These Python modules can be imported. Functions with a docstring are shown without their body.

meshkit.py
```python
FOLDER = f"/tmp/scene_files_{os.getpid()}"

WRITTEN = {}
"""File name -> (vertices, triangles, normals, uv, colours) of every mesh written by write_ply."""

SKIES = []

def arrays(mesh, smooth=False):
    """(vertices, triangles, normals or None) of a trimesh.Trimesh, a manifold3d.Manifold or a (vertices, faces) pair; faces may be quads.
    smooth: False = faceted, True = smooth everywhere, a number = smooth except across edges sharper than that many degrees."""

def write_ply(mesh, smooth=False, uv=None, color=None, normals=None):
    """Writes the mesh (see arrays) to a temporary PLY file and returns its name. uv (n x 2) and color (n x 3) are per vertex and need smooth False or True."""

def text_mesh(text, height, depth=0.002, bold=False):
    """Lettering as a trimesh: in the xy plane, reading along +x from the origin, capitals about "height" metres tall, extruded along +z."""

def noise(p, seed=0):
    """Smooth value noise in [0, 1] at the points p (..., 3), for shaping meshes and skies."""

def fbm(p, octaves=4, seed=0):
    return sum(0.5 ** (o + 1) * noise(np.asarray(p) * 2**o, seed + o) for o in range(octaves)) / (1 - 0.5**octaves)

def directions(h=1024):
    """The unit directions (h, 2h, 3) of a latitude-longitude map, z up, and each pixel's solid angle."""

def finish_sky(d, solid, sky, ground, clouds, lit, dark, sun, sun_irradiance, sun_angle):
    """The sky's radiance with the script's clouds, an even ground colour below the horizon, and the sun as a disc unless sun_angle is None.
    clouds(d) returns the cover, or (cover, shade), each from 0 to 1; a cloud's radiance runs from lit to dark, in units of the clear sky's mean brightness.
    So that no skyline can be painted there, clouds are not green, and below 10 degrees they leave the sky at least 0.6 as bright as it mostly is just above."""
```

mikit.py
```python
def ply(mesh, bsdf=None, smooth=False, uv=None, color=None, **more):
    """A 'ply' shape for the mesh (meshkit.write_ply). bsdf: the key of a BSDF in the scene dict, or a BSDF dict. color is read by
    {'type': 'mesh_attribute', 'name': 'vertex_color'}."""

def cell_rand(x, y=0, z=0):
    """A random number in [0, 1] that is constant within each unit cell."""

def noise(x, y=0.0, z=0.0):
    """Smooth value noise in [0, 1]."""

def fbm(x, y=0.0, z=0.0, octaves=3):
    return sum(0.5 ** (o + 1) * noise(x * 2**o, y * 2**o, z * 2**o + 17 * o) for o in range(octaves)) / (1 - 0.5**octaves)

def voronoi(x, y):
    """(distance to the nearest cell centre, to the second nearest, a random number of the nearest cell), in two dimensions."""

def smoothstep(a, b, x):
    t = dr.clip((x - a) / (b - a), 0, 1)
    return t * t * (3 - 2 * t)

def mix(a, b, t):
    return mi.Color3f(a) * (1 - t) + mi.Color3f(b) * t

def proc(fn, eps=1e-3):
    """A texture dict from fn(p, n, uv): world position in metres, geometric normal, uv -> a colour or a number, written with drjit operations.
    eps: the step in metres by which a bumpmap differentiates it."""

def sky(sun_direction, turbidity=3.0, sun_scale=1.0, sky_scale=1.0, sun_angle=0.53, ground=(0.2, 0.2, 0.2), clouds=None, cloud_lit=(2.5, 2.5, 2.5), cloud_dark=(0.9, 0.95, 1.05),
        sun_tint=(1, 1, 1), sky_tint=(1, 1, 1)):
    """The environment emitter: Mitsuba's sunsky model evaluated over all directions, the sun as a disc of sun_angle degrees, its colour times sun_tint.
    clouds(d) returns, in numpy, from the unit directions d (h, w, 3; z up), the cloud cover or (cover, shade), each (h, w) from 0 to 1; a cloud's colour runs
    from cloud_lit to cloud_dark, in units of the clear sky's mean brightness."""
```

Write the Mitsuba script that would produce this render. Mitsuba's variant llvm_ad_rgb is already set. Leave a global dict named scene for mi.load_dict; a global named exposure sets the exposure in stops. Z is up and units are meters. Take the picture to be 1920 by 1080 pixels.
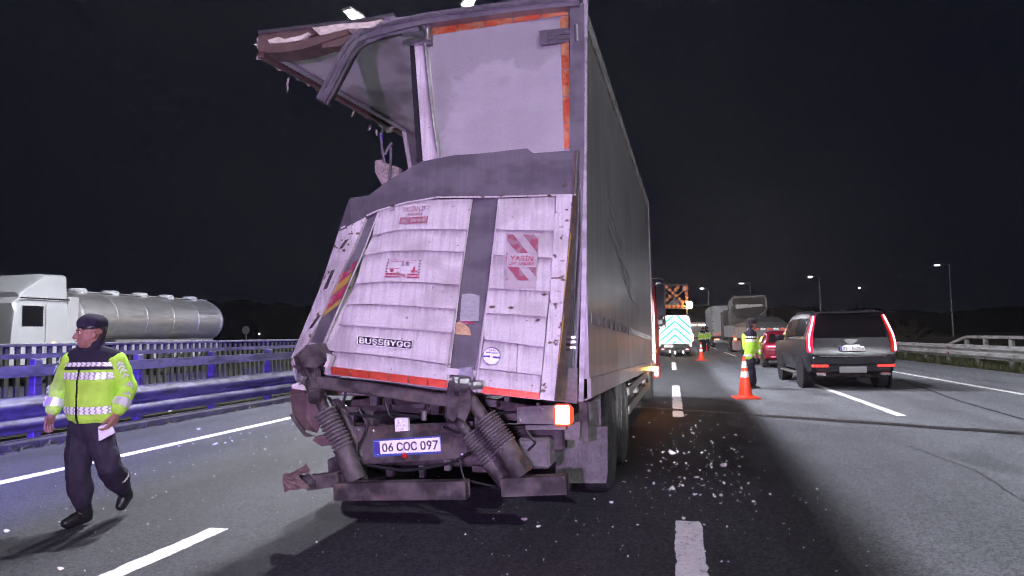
import math, random
import numpy as np, trimesh, manifold3d, shapely
import drjit as dr
import mitsuba as mi
import mikit, meshkit
from shapely.geometry import Polygon
from manifold3d import Manifold
from mikit import noise, fbm, smoothstep, mix, proc, cell_rand

rng = np.random.default_rng(11)
scene, labels = {}, {}

# ------------------------------------------------------------------ camera, measured from the photograph
FOC, EYE = 1280.0, 1.47                       # focal length in photo pixels, eye height in metres
PSI, TH, RHO = math.radians(13.011), math.radians(3.986), math.radians(1.0)
_f0 = np.array([-math.sin(PSI), math.cos(PSI), 0]); _r0 = np.array([math.cos(PSI), math.sin(PSI), 0]); ZZ = np.array([0, 0, 1.0])
CF = math.cos(TH) * _f0 + math.sin(TH) * ZZ
_u0 = -math.sin(TH) * _f0 + math.cos(TH) * ZZ
CR = math.cos(RHO) * _r0 - math.sin(RHO) * _u0
CU = math.cos(RHO) * _u0 + math.sin(RHO) * _r0
CAM = np.array([0, 0, EYE])
scene['camera'] = {'type': 'perspective', 'fov': math.degrees(2 * math.atan(960 / FOC)), 'fov_axis': 'x', 'near_clip': 0.05, 'far_clip': 4000.0,
                   'to_world': mi.ScalarTransform4f().look_at(origin=CAM.tolist(), target=(CAM + CF).tolist(), up=CU.tolist())}
# ------------------------------------------------------------------ night sky and exposure
exposure = 1.3
SKY = 0.029
scene['sky'] = {**mikit.sky((-0.43, 0.24, 0.87), turbidity=3.0, sun_scale=0.0, sky_scale=SKY, ground=(0.02, 0.02, 0.02), clouds=lambda d: 1.0, cloud_lit=(0.66, 0.78, 1.65)), 'sampling_weight': 0.6}
# lamp strengths (used by the lamp builders further down)
STREET = np.array([1.0, 1.0, 1.08]) * 1250.0
PATROL_WHITE, PATROL_BLUE, PATROL_BEAM = (60.0, 37.0, 87.0), (150.0, 40.0, 1700.0), (1150.0, 1120.0, 1150.0)


# ------------------------------------------------------------------ helpers: from photo pixels to places
def ray(px, py): return CF + (px - 960) / FOC * CR - (py - 540) / FOC * CU
def hit(px, py, p0, n):
    d = ray(px, py); return CAM + d * (np.dot(np.asarray(p0, float) - CAM, n) / np.dot(d, n))
def G(px, py, z=0.0): return hit(px, py, [0, 0, z], ZZ)
def D(px, py, depth): return CAM + ray(px, py) * depth
def HX(px, py, x): return hit(px, py, [x, 0, 0], np.array([1.0, 0, 0]))
def HY(px, py, y): return hit(px, py, [0, y, 0], np.array([0, 1.0, 0]))
PHI = math.radians(1.4)
TO = np.array([-1.9, 5.12, 0.0]); TYV = np.array([math.sin(PHI), math.cos(PHI), 0]); TXV = np.array([math.cos(PHI), -math.sin(PHI), 0])
def W(x, y, z): return TO + TXV * x + TYV * y + ZZ * z          # truck frame -> world
def P(px, py, yl): return hit(px, py, TO + TYV * yl, TYV)         # the point of the truck's cross plane yl seen there


# ------------------------------------------------------------------ helpers: scene entries
def numbered(key):
    if key not in scene and key not in labels and key not in USED: USED.add(key); return key
    n = 1
    while f'{key}_{n:03d}' in USED or f'{key}_{n:03d}' in scene: n += 1
    USED.add(f'{key}_{n:03d}'); return f'{key}_{n:03d}'
USED = set()
def thing(name, label, cat, group=None):
    k = numbered(name); labels[k] = {'label': label, 'category': cat}
    if group: labels[k]['group'] = group
    return k
def obj(name, mesh, bsdf, parent=None, smooth=False, label=None, cat=None, group=None, kind=None, emit=None, uv=None, weight=None):
    k = numbered(f'{parent}__{name}' if parent else name)
    more = {}
    if emit is not None:
        more['emitter'] = {'type': 'area', 'radiance': {'type': 'rgb', 'value': [float(c) for c in emit]}}
        if weight is not None: more['emitter']['sampling_weight'] = float(weight)
    scene[k] = mikit.ply(mesh, bsdf, smooth=smooth, uv=uv, **more)
    d = {}
    if label: d['label'] = label
    if cat: d['category'] = cat
    if group: d['group'] = group
    if kind: d['kind'] = kind
    if d: labels[k] = d
    return k


# ------------------------------------------------------------------ helpers: meshes
def cat(*ms):
    ms = [m for a in ms for m in (a if isinstance(a, (list, tuple)) else [a])]
    return trimesh.util.concatenate(ms)
def TM(v, f): return trimesh.Trimesh(np.asarray(v, float), np.asarray(f, int), process=False)
def hullm(pts):
    return trimesh.Trimesh(np.asarray(pts, float), process=False).convex_hull if False else trimesh.convex.convex_hull(np.asarray(pts, float))
def box(c, s, b=0.0, R=None):
    c = np.asarray(c, float); h = np.asarray(s, float) / 2
    sg = np.array([[x, y, z] for x in (-1, 1) for y in (-1, 1) for z in (-1, 1)], float)
    if b <= 0:
        m = trimesh.creation.box(extents=h * 2)
    else:
        b = min(b, h.min() * 0.95)
        pts = []
        for k in range(3):
            q = np.full(3, b); q[k] = 0
            pts.append(sg * (h - q))
        m = hullm(np.vstack(pts))
    v = np.array(m.vertices)
    if R is not None: v = v @ np.asarray(R).T
    return TM(v + c, m.faces)
def rotz(a):
    c, s = math.cos(a), math.sin(a); return np.array([[c, -s, 0], [s, c, 0], [0, 0, 1.0]])
RT = np.stack([TXV, TYV, ZZ], 1)
def tbox(x0, x1, y0, y1, z0, z1, b=0.0):
    """A box in the truck frame."""
    return box(W((x0 + x1) / 2, (y0 + y1) / 2, (z0 + z1) / 2), (x1 - x0, y1 - y0, z1 - z0), b, RT)
def frame_of(t):
    t = t / np.linalg.norm(t); a = np.cross(t, [0, 0, 1.0] if abs(t[2]) < 0.95 else [1.0, 0, 0]); a /= np.linalg.norm(a); return t, a, np.cross(t, a)
def tube(pts, r, n=12, cap=True):
    """A round tube along points; r is a number or one radius per point."""
    pts = np.asarray(pts, float); m = len(pts); r = np.broadcast_to(np.asarray(r, float), m)
    d = np.gradient(pts, axis=0) if m > 2 else np.repeat((pts[1] - pts[0])[None], 2, 0)
    t, a, b = frame_of(d[0]); rings = []
    for i in range(m):
        t = d[i] / (np.linalg.norm(d[i]) + 1e-12); a = a - t * np.dot(a, t); a /= np.linalg.norm(a); b = np.cross(t, a)
        ang = np.arange(n) * 2 * math.pi / n
        rings.append(pts[i] + r[i] * (np.cos(ang)[:, None] * a + np.sin(ang)[:, None] * b))
    return loft(rings, cap)
def loft(rings, cap=True):
    m, n = len(rings), len(rings[0]); v = np.vstack(rings); f = []
    for i in range(m - 1):
        for j in range(n):
            k = (j + 1) % n
            f += [[i * n + j, i * n + k, (i + 1) * n + k], [i * n + j, (i + 1) * n + k, (i + 1) * n + j]]
    if cap:
        v = np.vstack([v, rings[0].mean(0), rings[-1].mean(0)])
        for j in range(n):
            k = (j + 1) % n
            f += [[m * n, k, j], [m * n + 1, (m - 1) * n + j, (m - 1) * n + k]]
    return TM(v, f)
def sweep(pts, sec, up=ZZ, cap=True):
    """A section (list of (side, up) offsets) swept along points."""
    pts = np.asarray(pts, float); d = np.gradient(pts, axis=0) if len(pts) > 2 else np.repeat((pts[1] - pts[0])[None], 2, 0); rings = []
    for p, t in zip(pts, d):
        t = t / np.linalg.norm(t); s = np.cross(t, up); s /= np.linalg.norm(s); u = np.cross(s, t)
        rings.append(np.array([p + s * a + u * b for a, b in sec]))
    return loft(rings, cap)
def lathe(profile, c, axis, n=24):
    """profile: (radius, along axis) pairs."""
    t, a, b = frame_of(np.asarray(axis, float)); ang = np.arange(n) * 2 * math.pi / n
    rings = [np.asarray(c) + t * h + max(r, 1e-4) * (np.cos(ang)[:, None] * a + np.sin(ang)[:, None] * b) for r, h in profile]
    return loft(rings, True)
def grid_slab(Pg, thick):
    """A bent sheet: Pg is rows x columns x 3 of front points, thick the vector to its back."""
    Pg = np.asarray(Pg, float); m, n = Pg.shape[:2]; a = Pg.reshape(-1, 3); v = np.vstack([a, a + np.asarray(thick)]); f = []; o = m * n
    for i in range(m - 1):
        for j in range(n - 1):
            q = [i * n + j, i * n + j + 1, (i + 1) * n + j + 1, (i + 1) * n + j]
            f += [[q[0], q[1], q[2]], [q[0], q[2], q[3]], [o + q[2], o + q[1], o + q[0]], [o + q[3], o + q[2], o + q[0]]]
    rim = [j for j in range(n)] + [i * n + n - 1 for i in range(1, m)] + [(m - 1) * n + j for j in range(n - 2, -1, -1)] + [i * n for i in range(m - 2, 0, -1)]
    for k in range(len(rim)):
        p, q = rim[k], rim[(k + 1) % len(rim)]
        f += [[q, p, o + p], [q, o + p, o + q]]
    return TM(v, f)
def poly_slab(front, thick, plane_uv=None):
    """A polygon of nearly coplanar 3D points made into a plate; thick is the vector from front to back."""
    front = np.asarray(front, float); c = front.mean(0)
    _, _, vt = np.linalg.svd(front - c); uv = (front - c) @ vt[:2].T
    poly = Polygon(uv)
    import mapbox_earcut
    f = mapbox_earcut.triangulate_float64(uv, np.array([len(uv)], dtype=np.uint32)).reshape(-1, 3).astype(int)
    n = len(front); v = np.vstack([front, front + np.asarray(thick)]); rim = np.arange(n); nx = (rim + 1) % n
    side = np.vstack([np.stack([rim, nx, n + nx], 1), np.stack([rim, n + nx, n + rim], 1)])
    m = TM(v, np.vstack([f, f[:, ::-1] + n, side])); return m
def pslab(pix, yl, t=0.02):
    """A plate in the truck's cross plane yl (a number or a function of the pixel), t metres thick, traced by the photo's pixels."""
    fy = yl if callable(yl) else (lambda a, b: yl)
    return poly_slab([P(a, b, fy(a, b)) for a, b in pix], TYV * t)
def bilerp(c, u, v):
    """c: corners top left, top right, bottom right, bottom left."""
    c = np.asarray(c, float); u, v = np.asarray(u)[..., None], np.asarray(v)[..., None]
    return (c[0] * (1 - u) + c[1] * u) * (1 - v) + (c[3] * (1 - u) + c[2] * u) * v
def text_on(text, corners, out, bold=False, fit=True, lift=0.002, t=0.002):
    """Lettering stretched over the quad corners (tl, tr, br, bl); out: the unit vector out of the surface."""
    m = meshkit.text_mesh(text, 1.0, 1.0, bold); v = np.array(m.vertices); lo, hi = v.min(0), v.max(0)
    u = (v[:, 0] - lo[0]) / (hi[0] - lo[0]); w = 1 - (v[:, 1] - lo[1]) / (hi[1] - lo[1])
    return TM(bilerp(corners, u, w) + np.outer(lift + t * v[:, 2], out), m.faces)
def quad_on(corners, u0, v0, u1, v1, out, lift=0.002, t=0.002):
    uv = np.array([[u0, v0], [u1, v0], [u1, v1], [u0, v1]]); q = bilerp(corners, uv[:, 0], uv[:, 1])
    return poly_slab(q + np.asarray(out) * (lift + t), -np.asarray(out) * t)
def poly_on(corners, uvs, out, lift=0.002, t=0.002):
    uv = np.asarray(uvs, float); q = bilerp(corners, uv[:, 0], uv[:, 1])
    return poly_slab(q + np.asarray(out) * (lift + t), -np.asarray(out) * t)
def ball(p, r, n=18): return Manifold.sphere(r, n).translate([float(x) for x in p])
def bone(p0, r0, p1, r1, n=18): return Manifold.batch_hull([ball(p0, r0, n), ball(p1, r1, n)])
def blob(balls, n=18): return Manifold.batch_hull([ball(p, r, n) for p, r in balls])
def mesh_of(m, edge=0.03, it=8, wob=0.0, scale=18.0, seed=0):
    m = Manifold.batch_boolean(m, manifold3d.OpType.Add) if isinstance(m, list) else m
    g = m.refine_to_length(edge).to_mesh(); t = trimesh.Trimesh(g.vert_properties[:, :3].astype(float), g.tri_verts, process=True)
    if it: trimesh.smoothing.filter_taubin(t, lamb=0.5, nu=0.52, iterations=it)
    if wob:
        n = np.array(t.vertex_normals); v = np.array(t.vertices); t.vertices = v + n * (wob * (meshkit.fbm(v * scale, 3, seed) - 0.5) * 2)[:, None]
    return t


# ------------------------------------------------------------------ materials
def rgb(c): return {'type': 'rgb', 'value': list(map(float, c))}
def tex(c): return proc(c) if callable(c) else rgb(c if hasattr(c, '__len__') else (c, c, c))
def mat(name, color, rough=0.6, metal=0.0, spec=0.4, coat=0.0, bump=None, bscale=1.0):
    d = {'type': 'principled', 'base_color': tex(color), 'roughness': tex(rough) if callable(rough) else float(rough), 'metallic': float(metal), 'specular': float(spec)}
    if coat: d['clearcoat'] = float(coat); d['clearcoat_gloss'] = 0.9
    if bump is not None: d = {'type': 'bumpmap', 'arbitrary': proc(bump), 'scale': float(bscale), 'bsdf': d}
    scene[name] = {'type': 'twosided', 'bsdf': d}; return name

def asphalt_fn(p, n, uv):
    x, y = p.x, p.y
    g = noise(x * 62, y * 62) * 0.5 + noise(x * 130 + 7, y * 130) * 0.5
    g = smoothstep(0.22, 0.78, g)
    big = fbm(x * 0.55, y * 0.14, 3.0, 3)
    fine = fbm(x * 3.1, y * 1.3, 9.0, 2)
    # wheel tracks polished a little darker, stronger light on the right-hand lanes painted in as a lighter base
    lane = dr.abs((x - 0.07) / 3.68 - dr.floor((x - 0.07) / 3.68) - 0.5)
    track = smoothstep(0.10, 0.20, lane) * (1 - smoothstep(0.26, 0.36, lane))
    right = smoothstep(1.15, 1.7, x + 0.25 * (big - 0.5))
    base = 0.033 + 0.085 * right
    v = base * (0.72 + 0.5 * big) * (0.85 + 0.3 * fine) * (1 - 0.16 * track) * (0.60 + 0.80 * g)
    v = v + 0.10 * dr.select(noise(x * 160 + 3, y * 160, 5) > 0.93, 1.0, 0.0) * (0.4 + right)
    # fluid that has run out beside and under the truck
    e = 0.9 * (fbm(x * 1.6, y * 1.1, 21.0, 4) - 0.5)
    s = smoothstep(0.25, -0.12, (dr.abs(x + 0.55) - 1.45) * 0.8 + e) * smoothstep(6.3, 8.2, y + e) * smoothstep(15.0, 13.2, y + 1.2 * e)
    e2 = fbm(x * 0.9 + 4, y * 0.35, 2.0, 3)
    oil = smoothstep(0.60, 0.75, e2) * smoothstep(2.2, 3.0, x) * smoothstep(5.0, 3.6, x) * 0.35
    v = v * (1 - 0.72 * s) * (1 - oil)
    return mi.Color3f(v * 0.95, v * 0.985, v * 1.10)
mat('asphalt', asphalt_fn, 0.78, spec=0.35)
def paint_fn(p, n, uv):
    w = noise(p.x * 60, p.y * 60) * 0.6 + noise(p.x * 14, p.y * 14, 4) * 0.4
    c = fbm(p.x * 45, p.y * 28, 5.0, 3)
    return mix((0.66, 0.66, 0.66), (0.25, 0.25, 0.25), smoothstep(0.64, 0.78, c) * 0.6) * (0.75 + 0.35 * w)
mat('road_paint', paint_fn, 0.7)
mat('seal', lambda p, n, uv: mi.Color3f(0.018 + 0.014 * noise(p.x * 30, p.y * 30)), 0.55)
mat('ground_soil', lambda p, n, uv: mix((0.02, 0.024, 0.014), (0.05, 0.045, 0.03), fbm(p.x * 0.8, p.y * 0.8, 0.0, 3)), 0.95, spec=0.1)
mat('hill_soil', (0.012, 0.014, 0.012), 1.0, spec=0.0)
mat('grass', lambda p, n, uv: mix((0.035, 0.05, 0.018), (0.10, 0.095, 0.05), noise(p.x * 3, p.y * 3, p.z * 4)), 0.8, spec=0.2)
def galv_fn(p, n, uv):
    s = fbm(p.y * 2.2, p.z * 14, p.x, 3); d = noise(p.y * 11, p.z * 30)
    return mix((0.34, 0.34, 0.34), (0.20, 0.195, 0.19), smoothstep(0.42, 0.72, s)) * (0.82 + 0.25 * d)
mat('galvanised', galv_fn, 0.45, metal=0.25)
mat('concrete', lambda p, n, uv: mix((0.26, 0.26, 0.25), (0.13, 0.13, 0.12), fbm(p.x * 3, p.y * 3, p.z * 6, 3)), 0.9)
mat('dark_steel', lambda p, n, uv: mix((0.10, 0.095, 0.095), (0.045, 0.04, 0.04), fbm(p.x * 9, p.y * 9, p.z * 9, 3)), 0.6)
def grime_fn(p, n, uv):
    a = fbm(p.x * 7, p.y * 7, p.z * 7, 4); b = noise(p.x * 45, p.y * 45, p.z * 20)
    c = mix((0.095, 0.083, 0.08), (0.028, 0.024, 0.023), smoothstep(0.35, 0.68, a)) * (0.75 + 0.4 * b)
    return mix(c, (0.20, 0.10, 0.06), smoothstep(0.62, 0.72, fbm(p.x * 13 + 3, p.y * 13, p.z * 13, 3)) * 0.18)
mat('grimy_steel', grime_fn, 0.62, metal=0.15)
def plank_fn(p, n, uv):
    st = fbm(p.x * 70, p.y * 2, p.z * 2.2, 3); bl = fbm(p.x * 3.2, p.y * 2, p.z * 4.2, 3); sp = noise(p.x * 140, p.y * 140, p.z * 110)
    c = mix((0.56, 0.54, 0.53), (0.30, 0.275, 0.27), smoothstep(0.42, 0.72, st) * 0.35)
    c = mix(c, (0.36, 0.33, 0.32), smoothstep(0.45, 0.75, bl) * 0.7)
    c = mix(c, (0.16, 0.10, 0.07), smoothstep(0.955, 0.975, noise(p.x * 26 + 2, p.z * 26, 3)) * 0.8)
    return c * (0.86 + 0.26 * sp)
mat('dirty_white', plank_fn, 0.5, spec=0.4)
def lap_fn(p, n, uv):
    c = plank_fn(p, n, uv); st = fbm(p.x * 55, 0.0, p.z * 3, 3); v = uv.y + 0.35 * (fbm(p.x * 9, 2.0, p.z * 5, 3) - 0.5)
    g = smoothstep(0.42, 0.0, v) * (0.35 + 0.65 * smoothstep(0.3, 0.65, st))       # streaked and darker towards the top of each board
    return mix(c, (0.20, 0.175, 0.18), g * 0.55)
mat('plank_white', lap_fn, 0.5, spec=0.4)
def chip_fn(p, n, uv):
    c = plank_fn(p, n, uv); k = fbm(p.x * 24, p.y * 24, p.z * 24, 4)
    return mix(c, (0.13, 0.085, 0.06), smoothstep(0.64, 0.72, k))
mat('chipped_white', chip_fn, 0.6)
def greyband_fn(p, n, uv):
    a = fbm(p.x * 4, p.y * 4, p.z * 6, 4); st = fbm(p.x * 40, 0.0, p.z * 3, 2)
    c = mix((0.125, 0.12, 0.13), (0.085, 0.08, 0.09), smoothstep(0.35, 0.7, a)) * (0.88 + 0.2 * st)
    return mix(c, (0.10, 0.07, 0.05), smoothstep(0.965, 0.98, noise(p.x * 30, p.z * 30, 8)) * 0.7)
mat('grey_band', greyband_fn, 0.42)
def door_fn(p, n, uv):
    a = fbm(p.x * 5 + 5, 0.0, p.z * 5, 4); st = fbm(p.x * 16, 0.0, p.z * 1.4, 3); sp = noise(p.x * 160, 0.0, p.z * 160); lo = fbm(p.x * 1.7, 3.0, p.z * 2.6, 3)
    # a grey film of dirt left along the top and the latch side, washed off elsewhere with a ragged edge
    film = dr.maximum(smoothstep(-0.05, 0.05, p.z - 3.52 + 0.55 * (a - 0.5)), smoothstep(0.04, -0.04, p.x + 1.70 + 0.30 * (a - 0.5)))
    c = mix((0.335, 0.325, 0.325), (0.255, 0.245, 0.245), smoothstep(0.36, 0.66, lo) * 0.4)
    c = mix(c, (0.17, 0.165, 0.165), film * (0.30 + 0.3 * st))
    smear = smoothstep(0.56, 0.70, fbm(p.x * 2.2 + 1, 0.0, p.z * 9, 3)) * 0.10
    c = mix(c, (0.16, 0.155, 0.155), smear)
    return c * (0.85 + 0.2 * sp + 0.10 * st)
mat('door_skin', door_fn, 0.5)
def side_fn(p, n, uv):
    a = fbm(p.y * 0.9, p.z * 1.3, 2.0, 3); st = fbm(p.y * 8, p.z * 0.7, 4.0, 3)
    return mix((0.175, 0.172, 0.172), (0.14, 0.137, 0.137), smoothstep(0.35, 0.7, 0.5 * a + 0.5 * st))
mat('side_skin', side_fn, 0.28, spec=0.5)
mat('ceiling_skin', lambda p, n, uv: mix((0.50, 0.50, 0.47), (0.26, 0.25, 0.23), smoothstep(0.42, 0.75, fbm(p.x * 3, p.y * 1.7, 0.0, 4))), 0.55)
mat('torn_foam', lambda p, n, uv: mix((0.72, 0.70, 0.55), (0.40, 0.36, 0.27), noise(p.x * 40, p.y * 40, p.z * 40)), 0.95)
mat('brown_wood', lambda p, n, uv: mix((0.15, 0.10, 0.075), (0.06, 0.042, 0.035), fbm(p.x * 12, p.y * 4, p.z * 14, 3)), 0.8)
def retro_o(p, n, uv):
    h = noise(p.x * 120, p.y * 120, p.z * 120); d = fbm(p.x * 9, p.y * 9, p.z * 9, 3); s = fbm(p.x * 50, 1.0, p.z * 50, 2)
    c = mix((1.0, 0.52, 0.22), (1.0, 0.22, 0.08), smoothstep(0.35, 0.65, d))
    return mix(c, (0.3, 0.06, 0.03), smoothstep(0.60, 0.76, s) * 0.35) * (0.85 + 0.3 * h)
mat('retro_orange', retro_o, 0.32, metal=0.75)
mat('retro_red', lambda p, n, uv: mix((1.0, 0.20, 0.11), (0.85, 0.06, 0.04), fbm(p.x * 22, p.y * 9, p.z * 60, 3)), 0.35, metal=0.65)
mat('retro_white', (0.92, 0.92, 0.90), 0.33, metal=0.6)
mat('retro_teal', (0.02, 0.42, 0.30), 0.4, metal=0.3)
mat('chrome', (0.75, 0.75, 0.78), 0.14, metal=1.0)
mat('worn_chrome', lambda p, n, uv: mi.Color3f(0.55) * (0.6 + 0.5 * noise(p.x * 30, p.y * 30, p.z * 30)), 0.3, metal=0.9)
mat('rubber', lambda p, n, uv: mi.Color3f(0.022 + 0.02 * noise(p.x * 20, p.y * 20, p.z * 20)), 0.75)
mat('black_plastic', (0.014, 0.014, 0.016), 0.5)
mat('flap_rubber', lambda p, n, uv: mix((0.15, 0.143, 0.145), (0.075, 0.07, 0.07), fbm(p.x * 5, p.y * 5, p.z * 9, 3)) * (0.8 + 0.3 * noise(p.x * 60, p.z * 60)), 0.55)
mat('bellows', lambda p, n, uv: mix((0.15, 0.135, 0.135), (0.07, 0.06, 0.06), noise(p.x * 20, p.y * 20, p.z * 20)), 0.7)
mat('ink_dark', (0.05, 0.03, 0.06), 0.7)
mat('ink_faded', (0.26, 0.13, 0.17), 0.7)
mat('ink_red', lambda p, n, uv: mix((0.33, 0.03, 0.07), (0.32, 0.13, 0.16), smoothstep(0.5, 0.7, fbm(p.x * 30, 0.0, p.z * 30, 3))), 0.7)
mat('ink_red_worn', lambda p, n, uv: mix((0.27, 0.06, 0.095), (0.27, 0.17, 0.19), smoothstep(0.38, 0.68, fbm(p.x * 26, 0.0, p.z * 26, 3))), 0.7)
mat('sticker_worn', lambda p, n, uv: mix((0.44, 0.41, 0.40), (0.29, 0.25, 0.26), fbm(p.x * 18, 0.0, p.z * 18, 3)), 0.7)
mat('ink_blue', (0.05, 0.04, 0.28), 0.6)
mat('plate_white', (0.80, 0.80, 0.78), 0.4)
mat('ink_yellow', (0.36, 0.24, 0.05), 0.7)
mat('tape_grey', lambda p, n, uv: mi.Color3f(0.27 + 0.08 * noise(p.x * 40, 0.0, p.z * 70)) * mi.Color3f(0.95, 1.0, 1.0), 0.5)
mat('scrap_beige', lambda p, n, uv: mix((0.55, 0.40, 0.20), (0.35, 0.22, 0.14), noise(p.x * 60, 0.0, p.z * 60)), 0.8)
mat('pink_shell', lambda p, n, uv: mix((0.20, 0.14, 0.13), (0.10, 0.07, 0.06), fbm(p.x * 9, p.y * 9, p.z * 9, 3)), 0.6)
mat('lamp_red_glass', (0.45, 0.02, 0.015), 0.2)
mat('lamp_amber_glass', (0.7, 0.25, 0.03), 0.25)
mat('lamp_clear', (0.7, 0.7, 0.7), 0.25)
mat('cab_red', (0.34, 0.02, 0.02), 0.3, coat=0.6)
mat('suv_paint', (0.016, 0.0163, 0.022), 0.28, spec=0.35, coat=0.35)
mat('car_red', (0.17, 0.006, 0.02), 0.28, coat=0.8)
mat('car_white', (0.40, 0.41, 0.42), 0.3, coat=0.5)
mat('dark_glass', (0.008, 0.008, 0.01), 0.06, spec=0.6)
mat('tank_steel', lambda p, n, uv: mi.Color3f(0.78) * (0.82 + 0.25 * fbm(p.y * 2.5, p.z * 9, 0.0, 3)), 0.42, metal=0.9)
mat('tarp', lambda p, n, uv: mix((0.12, 0.12, 0.117), (0.05, 0.05, 0.05), fbm(p.x * 2, p.y * 2, p.z * 3, 3)), 0.7)
mat('tarp_dark', (0.06, 0.06, 0.06), 0.7)
mat('trailer_grey', lambda p, n, uv: mi.Color3f(0.30) * (0.75 + 0.4 * fbm(p.x * 2, p.y * 2, p.z * 0.6, 3)), 0.5)
mat('cone_orange', (0.75, 0.055, 0.02), 0.45)
mat('skin', lambda p, n, uv: mix((0.30, 0.15, 0.12), (0.23, 0.105, 0.085), noise(p.x * 40, p.y * 40, p.z * 40)), 0.55)
mat('eye_white', (0.6, 0.58, 0.55), 0.3)
mat('hair', (0.03, 0.022, 0.02), 0.7)
mat('navy', lambda p, n, uv: mi.Color3f(0.022, 0.018, 0.034) * (0.7 + 0.6 * fbm(p.x * 14, p.y * 14, p.z * 14, 3)), 0.85, spec=0.2)
mat('lime', lambda p, n, uv: mi.Color3f(0.42, 0.74, 0.08) * (0.8 + 0.3 * fbm(p.x * 9, p.y * 9, p.z * 9, 3)), 0.7, spec=0.2)
def band_fn(p, n, uv):
    s = p.x + p.y + dr.abs(uv.y - 0.5) * 0.05 if False else p.x * 0.92 + p.y * 0.4 + dr.abs((p.z * 38.0) - dr.floor(p.z * 38.0) - 0.5) * 0.03
    k = s * 24.0 - dr.floor(s * 24.0)
    return mix((0.95, 0.95, 0.93), (0.30, 0.30, 0.30), smoothstep(0.66, 0.74, k))
mat('retro_band', band_fn, 0.4, metal=0.25)
mat('boot', (0.012, 0.012, 0.013), 0.4)
mat('paper', (0.72, 0.70, 0.72), 0.7)
mat('debris_white', lambda p, n, uv: mi.Color3f(0.78, 0.77, 0.74) * (0.8 + 0.25 * noise(p.x * 80, p.y * 80, p.z * 80)), 0.8)
mat('bark', (0.05, 0.042, 0.035), 0.95)
mat('police_blue', (0.05, 0.08, 0.3), 0.3, coat=0.5)

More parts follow.
